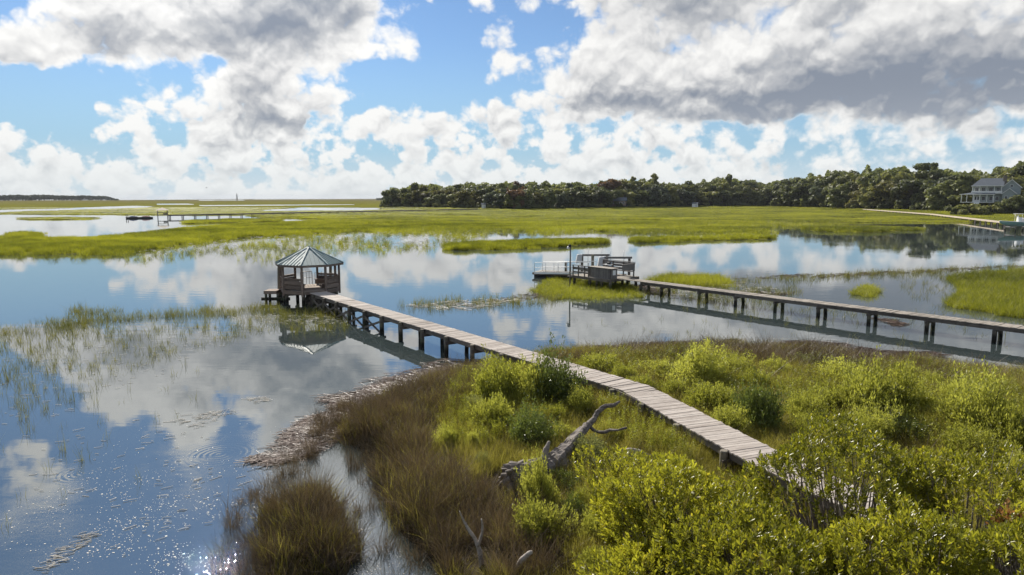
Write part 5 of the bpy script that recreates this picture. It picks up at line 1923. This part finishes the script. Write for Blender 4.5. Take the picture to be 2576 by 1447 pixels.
SHRUBS = [
    # left of the boardwalk
    (1255, 1040, 140, 122, 'groundsel', 'pale green feathery shrub left of the dark twiggy bush beside the boardwalk'),
    (1336, 1042, 112, 112, 'groundsel', 'bright green rounded shrub tucked against the dark twiggy bush by the boardwalk'),
    (1386, 1040, 175, 150, 'yaupon', 'dark twiggy bush leaning over the edge of the boardwalk'),
    (1246, 1100, 104, 92, 'groundsel', 'vivid lime green ball shaped shrub in the rushes left of the fallen tree'),
    (1335, 1142, 160, 108, 'yaupon', 'dark glossy small leaved shrub just behind the fallen tree trunk'),
    (1462, 1065, 84, 80, 'groundsel', 'bright shrub between the fallen tree tip and the boardwalk'),
    (1400, 1085, 70, 52, 'groundsel', 'low bright shrub directly behind the stub of the fallen tree'),
    (1126, 1142, 62, 64, 'groundsel', 'yellow green shrub standing farthest left among the brown rushes'),
    (1188, 1143, 42, 56, 'groundsel', 'narrow upright yellow green shrub among the brown rushes'),
    (1466, 992, 48, 34, 'groundsel', 'tiny round bright shrub close under the boardwalk edge'),
    (1195, 1060, 70, 60, 'sage', 'grey green loose shrub at the edge of the brown rushes'),
    (1165, 985, 34, 40, 'groundsel', 'small lone bright sprout in the rushes near the reed raft'),
    (1300, 1075, 60, 44, 'sage', 'small grey green shrub between the two brightest round bushes'),
    # around the fallen tree
    (1352, 1300, 100, 108, 'groundsel', 'bright green tall shrub in front of the torn up roots'),
    (1352, 1385, 140, 100, 'groundsel', 'broad green shrub at the lower side of the root plate'),
    (1460, 1300, 58, 62, 'groundsel', 'small bright shrub in the shadow right of the root plate'),
    (1500, 1385, 92, 92, 'groundsel', 'fresh green shrub in front of the dark gap under the bay bushes'),
    (1500, 1470, 96, 72, 'groundsel', 'leafy shrub at the bottom edge beside the bay bushes'),
    (1480, 1185, 140, 90, 'sage', 'pale small leaved shrub growing over the fallen trunk'),
    (1590, 1190, 90, 56, 'sage', 'pale low shrub beside the grey driftwood limb'),
    (1420, 1250, 90, 60, 'yaupon', 'dark low bush under the arch of the fallen trunk'),
    (1440, 1330, 100, 80, 'yaupon', 'dark bush between the root plate and the bay bushes'),
    # right of the boardwalk
    (1500, 952, 104, 56, 'groundsel', 'pale green shrub right of the boardwalk nearest to the water'),
    (1572, 975, 66, 50, 'groundsel', 'small pale green shrub second along the right side of the boardwalk'),
    (1668, 966, 112, 48, 'groundsel', 'wide low bright shrub below the brown shore rushes'),
    (1762, 985, 150, 88, 'groundsel', 'large bright feathery shrub in the middle right of the boardwalk'),
    (1704, 1012, 80, 52, 'groundsel', 'bright shrub touching the right edge of the boardwalk at its bend'),
    (1788, 1050, 120, 78, 'groundsel', 'bright shrub in front of the large feathery one near the boardwalk'),
    (1916, 1105, 128, 158, 'yaupon', 'tall dark shrub with a deep shaded gap right of the boardwalk'),
    (1905, 1000, 90, 60, 'groundsel', 'light green crown behind the tall dark shrub'),
    (1832, 1110, 92, 80, 'groundsel', 'pale shrub squeezed between the boardwalk and the tall dark shrub'),
    (2040, 1080, 100, 76, 'groundsel', 'yellow green shrub right of the tall dark shrub'),
    (2095, 1060, 104, 78, 'groundsel', 'yellow green shrub left of the largest bright shrub'),
    (2196, 1075, 168, 140, 'groundsel', 'largest bright yellow green shrub in the thicket on the right'),
    (2268, 1065, 118, 112, 'groundsel', 'tall bright shrub leaning on the largest one from the right'),
    (2352, 1000, 62, 52, 'groundsel', 'small bright shrub alone in the brown rushes on the right'),
    (2424, 1040, 92, 68, 'groundsel', 'rounded green shrub in the brown rushes near the right edge'),
    (2490, 1130, 190, 140, 'groundsel', 'very broad bright shrub near the right edge'),
    (2560, 1160, 120, 130, 'groundsel', 'bright shrub cut by the right edge of the view'),
    (2540, 1005, 52, 44, 'groundsel', 'small green shrub by the right edge above the broad bright one'),
    (2384, 1100, 90, 72, 'groundsel', 'mid green shrub between the two broad bright shrubs'),
    (2280, 1125, 120, 76, 'yaupon', 'darker green shrub below the largest bright shrub'),
    (2560, 1225, 80, 66, 'groundsel', 'bright shrub low at the right edge under the broad one'),
    (2030, 935, 120, 42, 'sage', 'grey green low shrub in the brown shore rushes'),
    (2160, 948, 110, 44, 'sage', 'second grey green low shrub along the brown shore rushes'),
    (2250, 960, 90, 40, 'sage', 'third grey green low shrub nearest the largest bright shrub'),
    (2140, 1150, 110, 84, 'groundsel', 'yellow shrub half hidden behind the glossy bay bushes'),
    (2130, 990, 120, 70, 'groundsel', 'yellow green shrub directly above the gap left of the largest bright shrub'),
    (2320, 1060, 90, 70, 'groundsel', 'pale green shrub just right of the tall leaning bright shrub'),
    (2450, 1090, 110, 80, 'groundsel', 'pale green shrub overlapping the broad bright shrub near the right edge'),
    (2200, 1130, 120, 80, 'groundsel', 'pale green shrub below the largest bright shrub above the bay bushes'),
    (2060, 1130, 100, 70, 'groundsel', 'green shrub next to the tall dark shrub just above the bay bushes'),
    (2440, 1170, 120, 84, 'groundsel', 'mid green shrub between bay bushes and the broad bright shrub'),
    (1850, 960, 90, 54, 'groundsel', 'yellow green shrub right of the large feathery one under the rushes'),
    (1620, 1000, 70, 46, 'groundsel', 'low pale shrub close to the right edge of the boardwalk'),
    (1950, 955, 80, 46, 'groundsel', 'small yellow green shrub at the edge of the brown shore rushes'),
    (1420, 1130, 70, 50, 'groundsel', 'small pale shrub right behind the trunk of the fallen tree'),
    (1540, 1120, 70, 46, 'groundsel', 'low yellow green shrub between fallen tree and boardwalk'),
    (1210, 1190, 60, 44, 'sage', 'loose grey green shrub left of the root plate'),
    (2010, 1000, 70, 44, 'groundsel', 'small yellow green shrub above the tall dark shrub'),
]
for q in SHRUBS:
    shrub(*q)


# glossy bay bushes in the foreground
def bay_mesh(seed, n_sp, r_, h_, leaf=0.092):
    """Dense crown of leafy sprigs; returns leaf mesh arrays in metres."""
    r = np.random.default_rng(seed)
    d = unit(r.normal(size=(n_sp * 3, 3)) + np.array([0, 0, 0.25]))
    d = d[d[:, 2] > -0.35][:n_sp]
    n = len(d)
    ld = unit(r.normal(size=(16, 3)) + np.array([0, 0, 0.4]))
    la = r.uniform(0.04, 0.42, 16)
    rad = 0.60 + (la[None] * np.exp(-((1 - d @ ld.T) / 0.06))).sum(1)
    rad = np.clip(rad, 0, 1.18) * np.where(r.uniform(0, 1, n) < 0.30, r.uniform(0.6, 0.95, n), 1.0) + r.normal(0, 0.03, n)
    tip = d * rad[:, None] * np.array([r_, r_, h_])
    ax = unit(unit(d * np.array([1, 1, 1.4])) * 0.75 + np.array([0, 0, 0.95]) + r.normal(size=(n, 3)) * 0.28)
    per = 15
    i = np.arange(per)
    sl = r.uniform(0.14, 0.26, n)
    t = (i / (per - 1.0))
    ph = i * 2.399
    s1 = unit(np.cross(ax, r.normal(size=(n, 3))))
    s2 = np.cross(ax, s1)
    spread = (1.15 - 0.75 * t)
    pos = tip[:, None] - ax[:, None] * (sl[:, None] * (1 - t)[None])[..., None]
    rd = s1[:, None] * np.cos(ph)[None, :, None] + s2[:, None] * np.sin(ph)[None, :, None]
    dirs = ax[:, None] * 0.85 + rd * spread[None, :, None] + r.normal(size=(n, per, 3)) * 0.13
    nrm = np.cross(dirs, np.cross(ax[:, None], dirs) + r.normal(size=(n, per, 3)) * 0.2)
    k = n * per
    nrm2 = ax[:, None] + r.normal(size=(n, per, 3)) * 0.45 + 0 * dirs
    L = leaf * r.uniform(0.65, 1.25, k)
    pos, dirs, nrm2 = pos.reshape(k, 3), dirs.reshape(k, 3), nrm2.reshape(k, 3)
    dd = unit(dirs)
    side = unit(np.cross(dd, nrm2))
    up = np.cross(side, dd)
    Wd = L * r.uniform(0.27, 0.38, k)
    v = np.empty((k, 6, 3))
    f1 = 0.13 * Wd[:, None] * up
    v[:, 0] = pos
    v[:, 1] = pos + dd * (L * 0.38)[:, None] + side * (Wd * 0.40)[:, None] + f1
    v[:, 2] = pos + dd * (L * 0.78)[:, None] + side * (Wd * 0.46)[:, None] + f1
    v[:, 3] = pos + dd * L[:, None]
    v[:, 4] = pos + dd * (L * 0.78)[:, None] - side * (Wd * 0.46)[:, None] + f1
    v[:, 5] = pos + dd * (L * 0.38)[:, None] - side * (Wd * 0.40)[:, None] + f1
    f = (np.arange(k)[:, None, None] * 6 + np.array([(0, 1, 2, 3), (0, 3, 4, 5)])[None]).reshape(-1, 4)
    return v.reshape(-1, 3), f, tip, ax


LEAF1 = MB()
LEAF1.add([(0, 0, 0), (0.034, 0.014, 0.004), (0.07, 0.016, 0.003), (0.092, 0, 0), (0.07, -0.016, 0.003), (0.034, -0.014, 0.004)], [(0, 1, 2, 3), (0, 3, 4, 5)])
LEAF1_ME = LEAF1.mesh('leaf', M['bay_leaf'])
BAYS = [
    (1690, 1300, 1.95, 290, 0.92, 'wide glossy bay bush left of centre in the foreground beside the driftwood limb'),
    (2135, 1235, 2.4, 320, 1.0, 'tall glossy bay bush that covers the near end of the boardwalk'),
    (2440, 1270, 2.4, 290, 0.95, 'glossy bay bush with bare grey twigs near the right edge'),
    (1900, 1420, 2.3, 300, 0.85, 'glossy bay bush at the bottom edge in the middle of the thicket'),
    (2300, 1440, 2.5, 290, 0.85, 'glossy bay bush at the bottom edge near the pale boards'),
    (2600, 1440, 2.6, 240, 0.9, 'glossy bay bush in the bottom right corner'),
    (1640, 1450, 1.7, 190, 0.85, 'small glossy bay bush at the bottom edge beside the fresh green shrub'),
]
for bi, (px, py, zc, wpx, hf, lab) in enumerate(BAYS):
    g = gp(px, py, zc)
    r_ = wpx / F_PX * (g.y * CP - (zc - CAM_H) * SP)
    hh = r_ * 0.62 * hf
    nsp = int((560 if bi in (1, 2) else 900) * r_ * r_ / 3.2)
    v, f, tip, ax = bay_mesh(500 + bi, nsp, r_, hh)
    gz0 = max(float(ground_z(np.array([g.x]), np.array([g.y]))[0]), 0.0)
    root = empty('bay_bush', (g.x, g.y, gz0))
    tag(root, lab, 'shrub')
    zc_ = zc - gz0
    v = v + np.array([0, 0, zc_])
    link('crown', np_mesh('crown', v, f, M['bay_leaf']), root)
    mb = MB()
    for j in range(0, len(tip), max(1, len(tip) // 110)):
        tp = Vector(tip[j]) + Vector((0, 0, zc_))
        b0 = Vector((random.gauss(0, .12), random.gauss(0, .12), -0.1))
        mid = b0 * 0.45 + tp * 0.55 + Vector((random.gauss(0, .12), random.gauss(0, .12), -0.12 * r_))
        mb.tube([b0, (b0 + mid) / 2 + Vector((0, 0, 0.12)), mid, tp], [0.045, 0.032, 0.019, 0.005], 5)
    mb.build('branch', M['bark'], root)
    order = np.argsort(np.linalg.norm(tip + np.array([g.x, g.y, zc]) - np.array([0, 0, CAM_H]), axis=1))
    for j in order[:60]:
        lf = link('leaf', LEAF1_ME, root)
        dq = Vector(unit(ax[j] + rng.normal(size=3) * 0.5))
        lf.matrix_local = Matrix.Translation(Vector(tip[j]) + Vector((0, 0, zc_)) + Vector(ax[j]) * 0.01) @ (frame_of(dq) @ Matrix.Rotation(random.uniform(0, 6.28), 3, 'X')).to_4x4()
# dry brown spray at the right edge
g = gp(2540, 1330, 2.6)
dry = tag(empty('dead_branch', (g.x, g.y, 0.3)), 'dry spray of rust brown leaves near the bottom right edge', 'branch')
v, f, tip, ax = bay_mesh(77, 70, 0.42, 0.42, 0.09)
link('leaves', np_mesh('leaves', v + np.array([0, 0, g.z - 0.3]), f, M['brown_leaf']), dry)
rod('stem', [(0.1, 0.2, -0.1), (0.05, 0.1, 1.2), (0, 0, g.z - 0.3)], [0.03, 0.022, 0.01], M['bark'], dry, 6)


# ------------------------------------------------------------------ fallen dead tree and driftwood
def limb(name, nodes, parent, org, n=12, jit=0.10, sub=4, mat='bark', fat=1.02):
    """Crooked tapering limb through surveyed points (photo x, photo y, height, radius)."""
    P = [Vector(gp(a, b_, c)) for a, b_, c, _ in nodes]
    Rr = [q[3] for q in nodes]
    pts, rr = [], []
    for i in range(len(P) - 1):
        p0, p1, p2, p3 = P[max(i - 1, 0)], P[i], P[i + 1], P[min(i + 2, len(P) - 1)]
        for k in range(sub):
            t = k / sub
            q = 0.5 * ((2 * p1) + (p2 - p0) * t + (2 * p0 - 5 * p1 + 4 * p2 - p3) * t * t + (3 * p1 - p0 - 3 * p2 + p3) * t ** 3)
            r = Rr[i] + (Rr[i + 1] - Rr[i]) * t
            pts.append(q + Vector((random.gauss(0, 1), random.gauss(0, 1), random.gauss(0, 1))) * r * 0.08 - org)
            rr.append(r * random.uniform(0.9, 1.1))
    pts.append(P[-1] - org)
    rr.append(Rr[-1])
    rr = [q * fat for q in rr]
    mb = MB()
    n = n * 2 if n >= 12 else n
    mb.tube(pts, rr, n, 0.0)
    rid = [random.uniform(-1, 1) for _ in range(n)]      # splits and ridges that run along the wood with a slow twist
    out_v = []
    for i, v in enumerate(mb.v):
        ring, kk = divmod(i, n)
        c = pts[ring]
        tw = ring * 0.35
        i0 = int(math.floor(kk + tw))
        fr = kk + tw - i0
        w = rid[i0 % n] * (1 - fr) + rid[(i0 + 1) % n] * fr
        v = Vector(v)
        out_v.append(tuple(c + (v - c) * (1 + 1.5 * jit * w + random.uniform(-.03, .03))))
    mb.v = out_v
    return mb.build(name, M[mat], parent, n < 12)


ORG = Vector(gp(1330, 1190, 0.3))
dead = tag(empty('fallen_tree', ORG), 'grey dead tree lying on its side with a torn up root plate', 'fallen tree')
limb('trunk', [(1278, 1192, .85, .24), (1300, 1190, .85, .30), (1335, 1183, .86, .27), (1375, 1170, .84, .25), (1402, 1148, .88, .20), (1440, 1110, 1.0, .155), (1472, 1076, 1.12, .125), (1492, 1056, 1.3, .085), (1505, 1036, 1.5, .07), (1525, 1022, 1.65, .06), (1545, 1019, 1.72, .05), (1559, 1010, 1.8, .03)], dead, ORG, 16, 0.13, 5)
limb('limb', [(1368, 1172, .80, .2), (1395, 1166, .78, .2), (1420, 1172, .62, .19), (1445, 1185, .42, .15), (1475, 1200, .2, .09)], dead, ORG, 12)
limb('stub', [(1362, 1172, .9, .12), (1369, 1150, 1.1, .085), (1374, 1130, 1.3, .07), (1382, 1110, 1.5, .03)], dead, ORG, 10)
limb('limb', [(1480, 1070, 1.1, .065), (1496, 1083, 1.05, .05), (1516, 1088, 1.08, .045), (1535, 1083, 1.15, .05), (1556, 1082, 1.25, .03), (1576, 1076, 1.3, .035)], dead, ORG, 9)
for (a, b_, c_, r_) in ((1255, 1202, .65, .035), (1262, 1235, .35, .05), (1285, 1262, .15, .06), (1305, 1258, .12, .07), (1318, 1238, .3, .06), (1245, 1245, .2, .03), (1272, 1185, 1.25, .02), (1262, 1178, 1.2, .018), (1288, 1178, 1.25, .02), (1310, 1222, .45, .09), (1276, 1215, .5, .08), (1296, 1245, .2, .06), (1236, 1222, .3, .02), (1320, 1210, .55, .07)):
    limb('root', [(1296 + random.uniform(-12, 8), 1192 + random.uniform(-8, 8), .85, max(r_ * 2.3, .07)), (1290 * .5 + a * .5 + random.uniform(-7, 7), 1195 * .5 + b_ * .5 - 4, (.85 + c_) / 2 + .1, r_ * 1.7), (a * .8 + 1290 * .2, b_ * .85 + 1195 * .15, c_ + .1, r_ * 1.2), (a, b_, c_, r_ * .5)], dead, ORG, 9, 0.18)
ORG = Vector(gp(1206, 1440, 0.2))
snag = tag(empty('driftwood', ORG), 'forked bare grey branch sticking up from the brown rushes at the bottom', 'driftwood')
limb('branch', [(1208, 1475, .0, .065), (1211, 1430, .35, .06), (1208, 1395, .7, .055), (1198, 1362, 1.0, .045), (1178, 1330, 1.3, .035), (1165, 1308, 1.5, .025), (1156, 1286, 1.75, .01)], snag, ORG, 9, 0.1, 4, 'bark_pale', 1.0)
limb('branch', [(1203, 1372, .93, .035), (1211, 1348, 1.2, .028), (1214, 1328, 1.4, .024), (1211, 1306, 1.65, .012)], snag, ORG, 8, 0.1, 4, 'bark_pale', 1.0)
ORG = Vector(gp(1302, 1440, 0.3))
snag = tag(empty('driftwood', ORG), 'short crooked bare branch at the bottom edge right of the forked one', 'driftwood')
limb('branch', [(1300, 1480, .1, .075), (1301, 1440, .5, .07), (1308, 1415, .8, .06), (1322, 1400, .95, .055), (1337, 1389, 1.1, .04)], snag, ORG, 9, 0.1, 4, 'bark_pale', 1.0)
ORG = Vector(gp(1600, 1137, 0.6))
snag = tag(empty('driftwood', ORG), 'grey driftwood limb lying in the weeds right of the fallen tree', 'driftwood')
limb('branch', [(1555, 1139, .55, .05), (1580, 1132, .75, .07), (1605, 1135, .75, .06), (1630, 1146, .6, .05), (1665, 1152, .45, .03)], snag, ORG, 9, 0.1, 4, 'bark_pale', 1.0)


# ------------------------------------------------------------------ woods
def tree_mesh(seed, kind):
    """Crown (leaf clumps spread through lobes) and trunk of a tree 1 unit high."""
    r = np.random.default_rng(seed)
    pr = random.Random(seed)
    lobes = []
    if kind == 'oak':
        for i in range(17):
            a = r.uniform(0, 6.28)
            q = math.sqrt(r.uniform(0, 1)) * 0.36
            z = r.uniform(0.25, 0.84) if q > 0.15 else r.uniform(0.55, 0.88)
            lobes.append((q * math.cos(a), q * math.sin(a), z, r.uniform(0.10, 0.19)))
        for i in range(6):
            a = r.uniform(0, 6.28)
            lobes.append((0.3 * math.cos(a), 0.3 * math.sin(a), r.uniform(0.10, 0.3), r.uniform(0.10, 0.16)))
    elif kind == 'tall':
        for i in range(16):
            a = r.uniform(0, 6.28)
            z = r.uniform(0.3, 0.95)
            q = r.uniform(0.0, 0.19) * (1.15 - z)**0.5 * 1.3
            lobes.append((q * math.cos(a), q * math.sin(a), z, r.uniform(0.06, 0.12)))
    elif kind == 'pine':
        for i in range(15):
            a = r.uniform(0, 6.28)
            z = r.uniform(0.55, 0.97)
            q = r.uniform(0.02, 0.2)
            lobes.append((q * math.cos(a), q * math.sin(a), z, r.uniform(0.045, 0.085)))
    else:                                        # bush
        for i in range(13):
            a = r.uniform(0, 6.28)
            q = math.sqrt(r.uniform(0, 1)) * 0.62
            lobes.append((q * math.cos(a), q * math.sin(a), r.uniform(0.15, 0.75) * (1 - q * 0.5), r.uniform(0.16, 0.30)))
    per = 150 if kind != 'oak' else 130
    V, Fc, o = [], [], 0
    for (lx, ly, lz, lr) in lobes:
        d = unit(r.normal(size=(per, 3)))
        pos = np.array([lx, ly, lz]) + d * (lr * r.uniform(0.62, 1.08, per) ** 0.8)[:, None] * np.array([1.0, 1.0, 0.78])
        s = lr * r.uniform(0.20, 0.42, per)
        nrm = unit(d + r.normal(size=(per, 3)) * 0.65 + np.array([0, 0, 0.25]))
        t1 = unit(np.cross(nrm, r.normal(size=(per, 3))))
        t2 = np.cross(nrm, t1)
        j = r.uniform(0.6, 1.3, (per, 4, 1))
        v = np.stack([pos + t1 * s[:, None], pos + t2 * s[:, None] * .8, pos - t1 * s[:, None], pos - t2 * s[:, None] * .8], 1)
        v = pos[:, None] + (v - pos[:, None]) * j
        V.append(v.reshape(-1, 3))
        Fc.append(np.arange(per * 4).reshape(per, 4) + o)
        o += per * 4
    mb = MB()
    mb.tube([(0, 0, -0.06), (0.01, 0, 0.2), (-0.01, 0.01, 0.5), (0, 0, 0.75)], [0.028, 0.021, 0.015, 0.006], 7)
    for (lx, ly, lz, lr) in lobes[::2]:
        z0_ = min(0.18 + 0.3 * lz, 0.5)
        mb.tube([(0, 0, z0_), (lx * 0.5, ly * 0.5, z0_ * 0.45 + lz * 0.55), (lx, ly, lz)], [0.012, 0.008, 0.003], 5)
    return np.concatenate(V), np.concatenate(Fc), mb


TREES = {}
for kind, cnt in (('oak', 6), ('tall', 3), ('pine', 2), ('bush', 4)):
    TREES[kind] = []
    for i in range(cnt):
        v, f, mb = tree_mesh(900 + 13 * i + len(kind) * 101, kind)
        TREES[kind].append((v, f, mb.mesh('trunk', M['bark_live'])))
CROWN = {}


def crown_mesh(kind, i, mat):
    if (kind, i, mat) not in CROWN:
        v, f, _ = TREES[kind][i]
        CROWN[(kind, i, mat)] = np_mesh('crown', v, f, M[mat])
    return CROWN[(kind, i, mat)]


TOPS = ([960, 985, 1010, 1050, 1150, 1230, 1290, 1400, 1470, 1525, 1580, 1640, 1690, 1750, 1830, 1880, 1930, 2010, 2060, 2130, 2200, 2300, 2350, 2400, 2450, 2480, 2530, 2576, 2700],
        [500, 476, 470, 466, 466, 458, 456, 461, 461, 452, 450, 448, 458, 455, 447, 452, 455, 440, 434, 425, 421, 419, 422, 434, 426, 424, 414, 411, 408])


def place_label(px):
    for lim, s in ((1040, 'at the left tip of the woods'), (1180, 'behind the long dark footbridge'), (1340, 'around the russet tree'), (1480, 'left of the hidden brown house'),
                   (1640, 'beside the hidden brown house'), (1760, 'above the white shed'), (1900, 'just right of the white shed'), (2060, 'well right of the white shed'), (2190, 'above the pale footbridge end'),
                   (2330, 'between pale footbridge and grey house'), (2440, 'close left of the grey house'), (2560, 'behind the grey house')):
        if px < lim:
            return s
    return 'right of the grey house'


ORD = ('leftmost', 'second', 'third', 'fourth', 'fifth', 'sixth', 'seventh', 'eighth', 'ninth', 'tenth', 'eleventh', 'twelfth')
PENDING = {}


def label_rows():
    """Number the look-alikes of each place along the woods from left to right."""
    for (kn, where, place), lst in PENDING.items():
        lst.sort(key=lambda q: q[0])
        for i, (_, o) in enumerate(lst):
            if len(lst) == 1:
                o['label'] = f'only {kn} in the {where} {place}'
            elif i == 0:
                o['label'] = f'leftmost {kn} in the {where} {place}'
            elif i == len(lst) - 1:
                o['label'] = f'rightmost {kn} in the {where} {place}'
            else:
                o['label'] = f'{ORD[min(i, 11)]} {kn} from left in the {where} {place}'


def add_tree(px, y, h, kind, mat, label, group, wide=1.0, name='tree', cat='tree'):
    i = random.randrange(len(TREES[kind]))
    x = far_xy(px, y)
    gz0 = float(ground_z(np.array([x]), np.array([y]))[0])
    o = empty(name, (x, y, gz0), random.uniform(0, 6.28))
    o.scale = (h * wide, h * wide, h)
    tag(o, label, cat, group)
    link('crown', crown_mesh(kind, i, mat), o)
    link('trunk', TREES[kind][i][2], o)
    return o


def h_for(px, y, top, gz0):
    return CAM_H + (HOR - top) / F_PX * y - gz0


random.seed(41)
for row, (dy, step, frac0, frac1) in enumerate(((2, 31, 0.60, 0.84), (17, 36, 0.80, 0.98), (36, 40, 0.93, 1.05))):
    px = 968.0 + row * 10
    while px < 2720:
        y = float(woods_edge(px)) + dy + random.uniform(-3, 4)
        top = float(np.interp(px, *TOPS))
        x = far_xy(px, y)
        gz0 = float(ground_z(np.array([x]), np.array([y]))[0])
        h = h_for(px, y, top, gz0) * random.uniform(frac0 - 0.05, frac1 + 0.02)
        skip = False
        if 2392 < px < 2572:
            if row == 0:
                skip = True
            elif row == 1:
                y = 352 + random.uniform(0, 6)
        if 1728 < px < 1762 and row == 0:
            skip = True
        if not skip:
            kind = 'oak'
            rr_ = random.random()
            if row > 0 and rr_ < 0.08:
                kind = 'tall'
            mat = 'tree'
            kn = 'dark oak'
            if random.random() < 0.20:
                mat, kn = 'tree_light', 'lighter green oak'
            r3 = random.random()
            if mat == 'tree' and r3 < 0.34:
                mat, kn = ('tree_olive', 'olive brown oak') if r3 < 0.17 else ('tree_grey', 'grey green oak')
            if kind == 'tall':
                kn = 'slender tree'
            wide = random.uniform(0.95, 1.3) if kind == 'oak' else random.uniform(1.2, 1.6)
            if row == 0:
                wide *= 1.15
            rn = ('front row', 'second row', 'back row')[row]
            o = add_tree(px, y, h, kind, mat, None, f'{rn} trees of the woods', wide)
            PENDING.setdefault((kn, rn, place_label(px)), []).append((px, o))
        px += step * random.uniform(0.75, 1.25) * (1.25 if px > 2100 else 1.0)
# single trees that stand out
for px, dy, top, kind, mat, lab in (
        (1527, 24, 444, 'oak', 'tree_red', 'round dark reddish tree rising above the middle of the woods'),
        (1297, 2, 470, 'oak', 'tree_red', 'russet brown tree in front of the left part of the woods'),
        (1292, 22, 453, 'oak', 'tree_red', 'reddish treetop above the left part of the woods'),
        (1046, 8, 462, 'tall', 'tree', 'spiky palm like tree near the left tip of the woods'),
        (1642, 30, 440, 'pine', 'tree_light', 'open crowned pine sticking up above the middle of the woods'),
        (1588, 30, 444, 'pine', 'tree_light', 'thin topped pine left of the open crowned one'),
        (1828, 30, 441, 'pine', 'tree', 'lone pine top above the woods right of the white shed'),
        (2335, 40, 410, 'pine', 'tree', 'narrow pine top left of the grey house'),
        (986, -4, 470, 'oak', 'tree', 'outermost oak forming the left tip of the woods')):
    y = float(woods_edge(px)) + dy
    x = far_xy(px, y)
    gz0 = float(ground_z(np.array([x]), np.array([y]))[0])
    add_tree(px, y, h_for(px, y, top, gz0), kind, mat, lab, None, 1.0 if kind != 'pine' else 0.8)
# scrub along the foot of the woods
px = 975.0
while px < 2720:
    y = float(woods_edge(px)) - random.uniform(4, 9)
    big = 1.0
    if 2380 < px < 2580:
        y = 315 + random.uniform(-4, 6)
        big = 1.6
    h = random.uniform(2.4, 4.6) * big
    if not (1730 < px < 1760):
        mt = random.choice(('tree', 'tree', 'tree_light'))
        o = add_tree(px, y, h, 'bush', mt, None, 'bushes at the foot of the woods', random.uniform(0.9, 1.3), 'bush', 'bush')
        PENDING.setdefault(('low dark bush' if mt == 'tree' else 'low pale bush', 'scrub', place_label(px)), []).append((px, o))
    px += random.uniform(16, 34) * (1.4 if px > 2000 else 1.0)
for px, y, h, lab in ((2520, 318, 7.5, 'smaller spreading oak hiding the lower right side of the grey house'), (2556, 316, 9.0, 'middle spreading oak before the right wing of the grey house'), (2595, 316, 12.0, 'large spreading oak at the right edge below the grey house')):
    add_tree(px, y, h, 'oak', 'tree', lab, 'oaks before the grey house', 1.25)
label_rows()
# forest behind, read as one mass, and the wooded island far out on the left
def woods_mass(name, pxs, yfun, hfun, n, size, label, mat='tree_far'):
    V, Fc = [], []
    px = rng.uniform(pxs[0], pxs[1], n)
    y = yfun(px) + rng.uniform(0, 1, n) * 40
    x = (px - 1288.0) / F_PX * y
    top = hfun(px, y) * (0.80 + 0.34 * fnoise(px / 14.0, y * 0 + 3.0, 5, 3))
    z = np.maximum(top * rng.uniform(0.05, 1.0, n) ** 0.6, 0.6)
    s = size * rng.uniform(0.5, 1.3, n)
    nrm = unit(rng.normal(size=(n, 3)) + np.array([0, -0.6, 0.5]))
    t1 = unit(np.cross(nrm, rng.normal(size=(n, 3))))
    t2 = np.cross(nrm, t1)
    c = np.stack([x, y, z], 1)
    v = np.stack([c + t1 * s[:, None], c + t2 * s[:, None], c - t1 * s[:, None], c - t2 * s[:, None]], 1).reshape(-1, 3)
    o = link(name, np_mesh(name, v, np.arange(n * 4).reshape(n, 4), M[mat]))
    return tag(o, label, 'woods', None, 'stuff')


woods_mass('woods', (975, 2760), lambda p: woods_edge(p) + 45, lambda p, y: CAM_H + (HOR - np.interp(p, *TOPS)) / F_PX * y * 0.93, 42000, 1.3, 'dense forest filling the land behind the rows of trees', 'tree')
woods_mass('woods', (-500, 306), lambda p: np.interp(p, [-500, 0, 306], [1650, 1750, 2150]), lambda p, y: 1.0 + 14.5 * np.clip((306 - p) / 26.0, 0.25, 1) * np.interp(p, [-500, 60, 150, 200, 306], [1, 0.95, 1.0, 0.9, 0.66]), 16000, 2.2, 'low dark wooded island on the far left horizon')
woods_mass('woods', (950, 982), lambda p: 2400 + p * 0, lambda p, y: 6.0 + p * 0, 900, 2.0, 'small dark speck of trees on the horizon left of the woods')


# ------------------------------------------------------------------ thin sea haze over the whole marsh
hz = bpy.data.materials.new('haze')
hz.use_nodes = True
hz.node_tree.nodes.clear()
pv = hz.node_tree.nodes.new('ShaderNodeVolumePrincipled')
pv.inputs['Color'].default_value = (0.86, 0.90, 0.96, 1)
pv.inputs['Density'].default_value = 0.00005
pv.inputs['Anisotropy'].default_value = 0.0
ho = hz.node_tree.nodes.new('ShaderNodeOutputMaterial')
hz.node_tree.links.new(pv.outputs[0], ho.inputs['Volume'])
mb = MB()
mb.box((0, 500, 22.0), (26000, 26200, 47.4))
tag(mb.build('haze', hz), None, None, None, 'stuff')
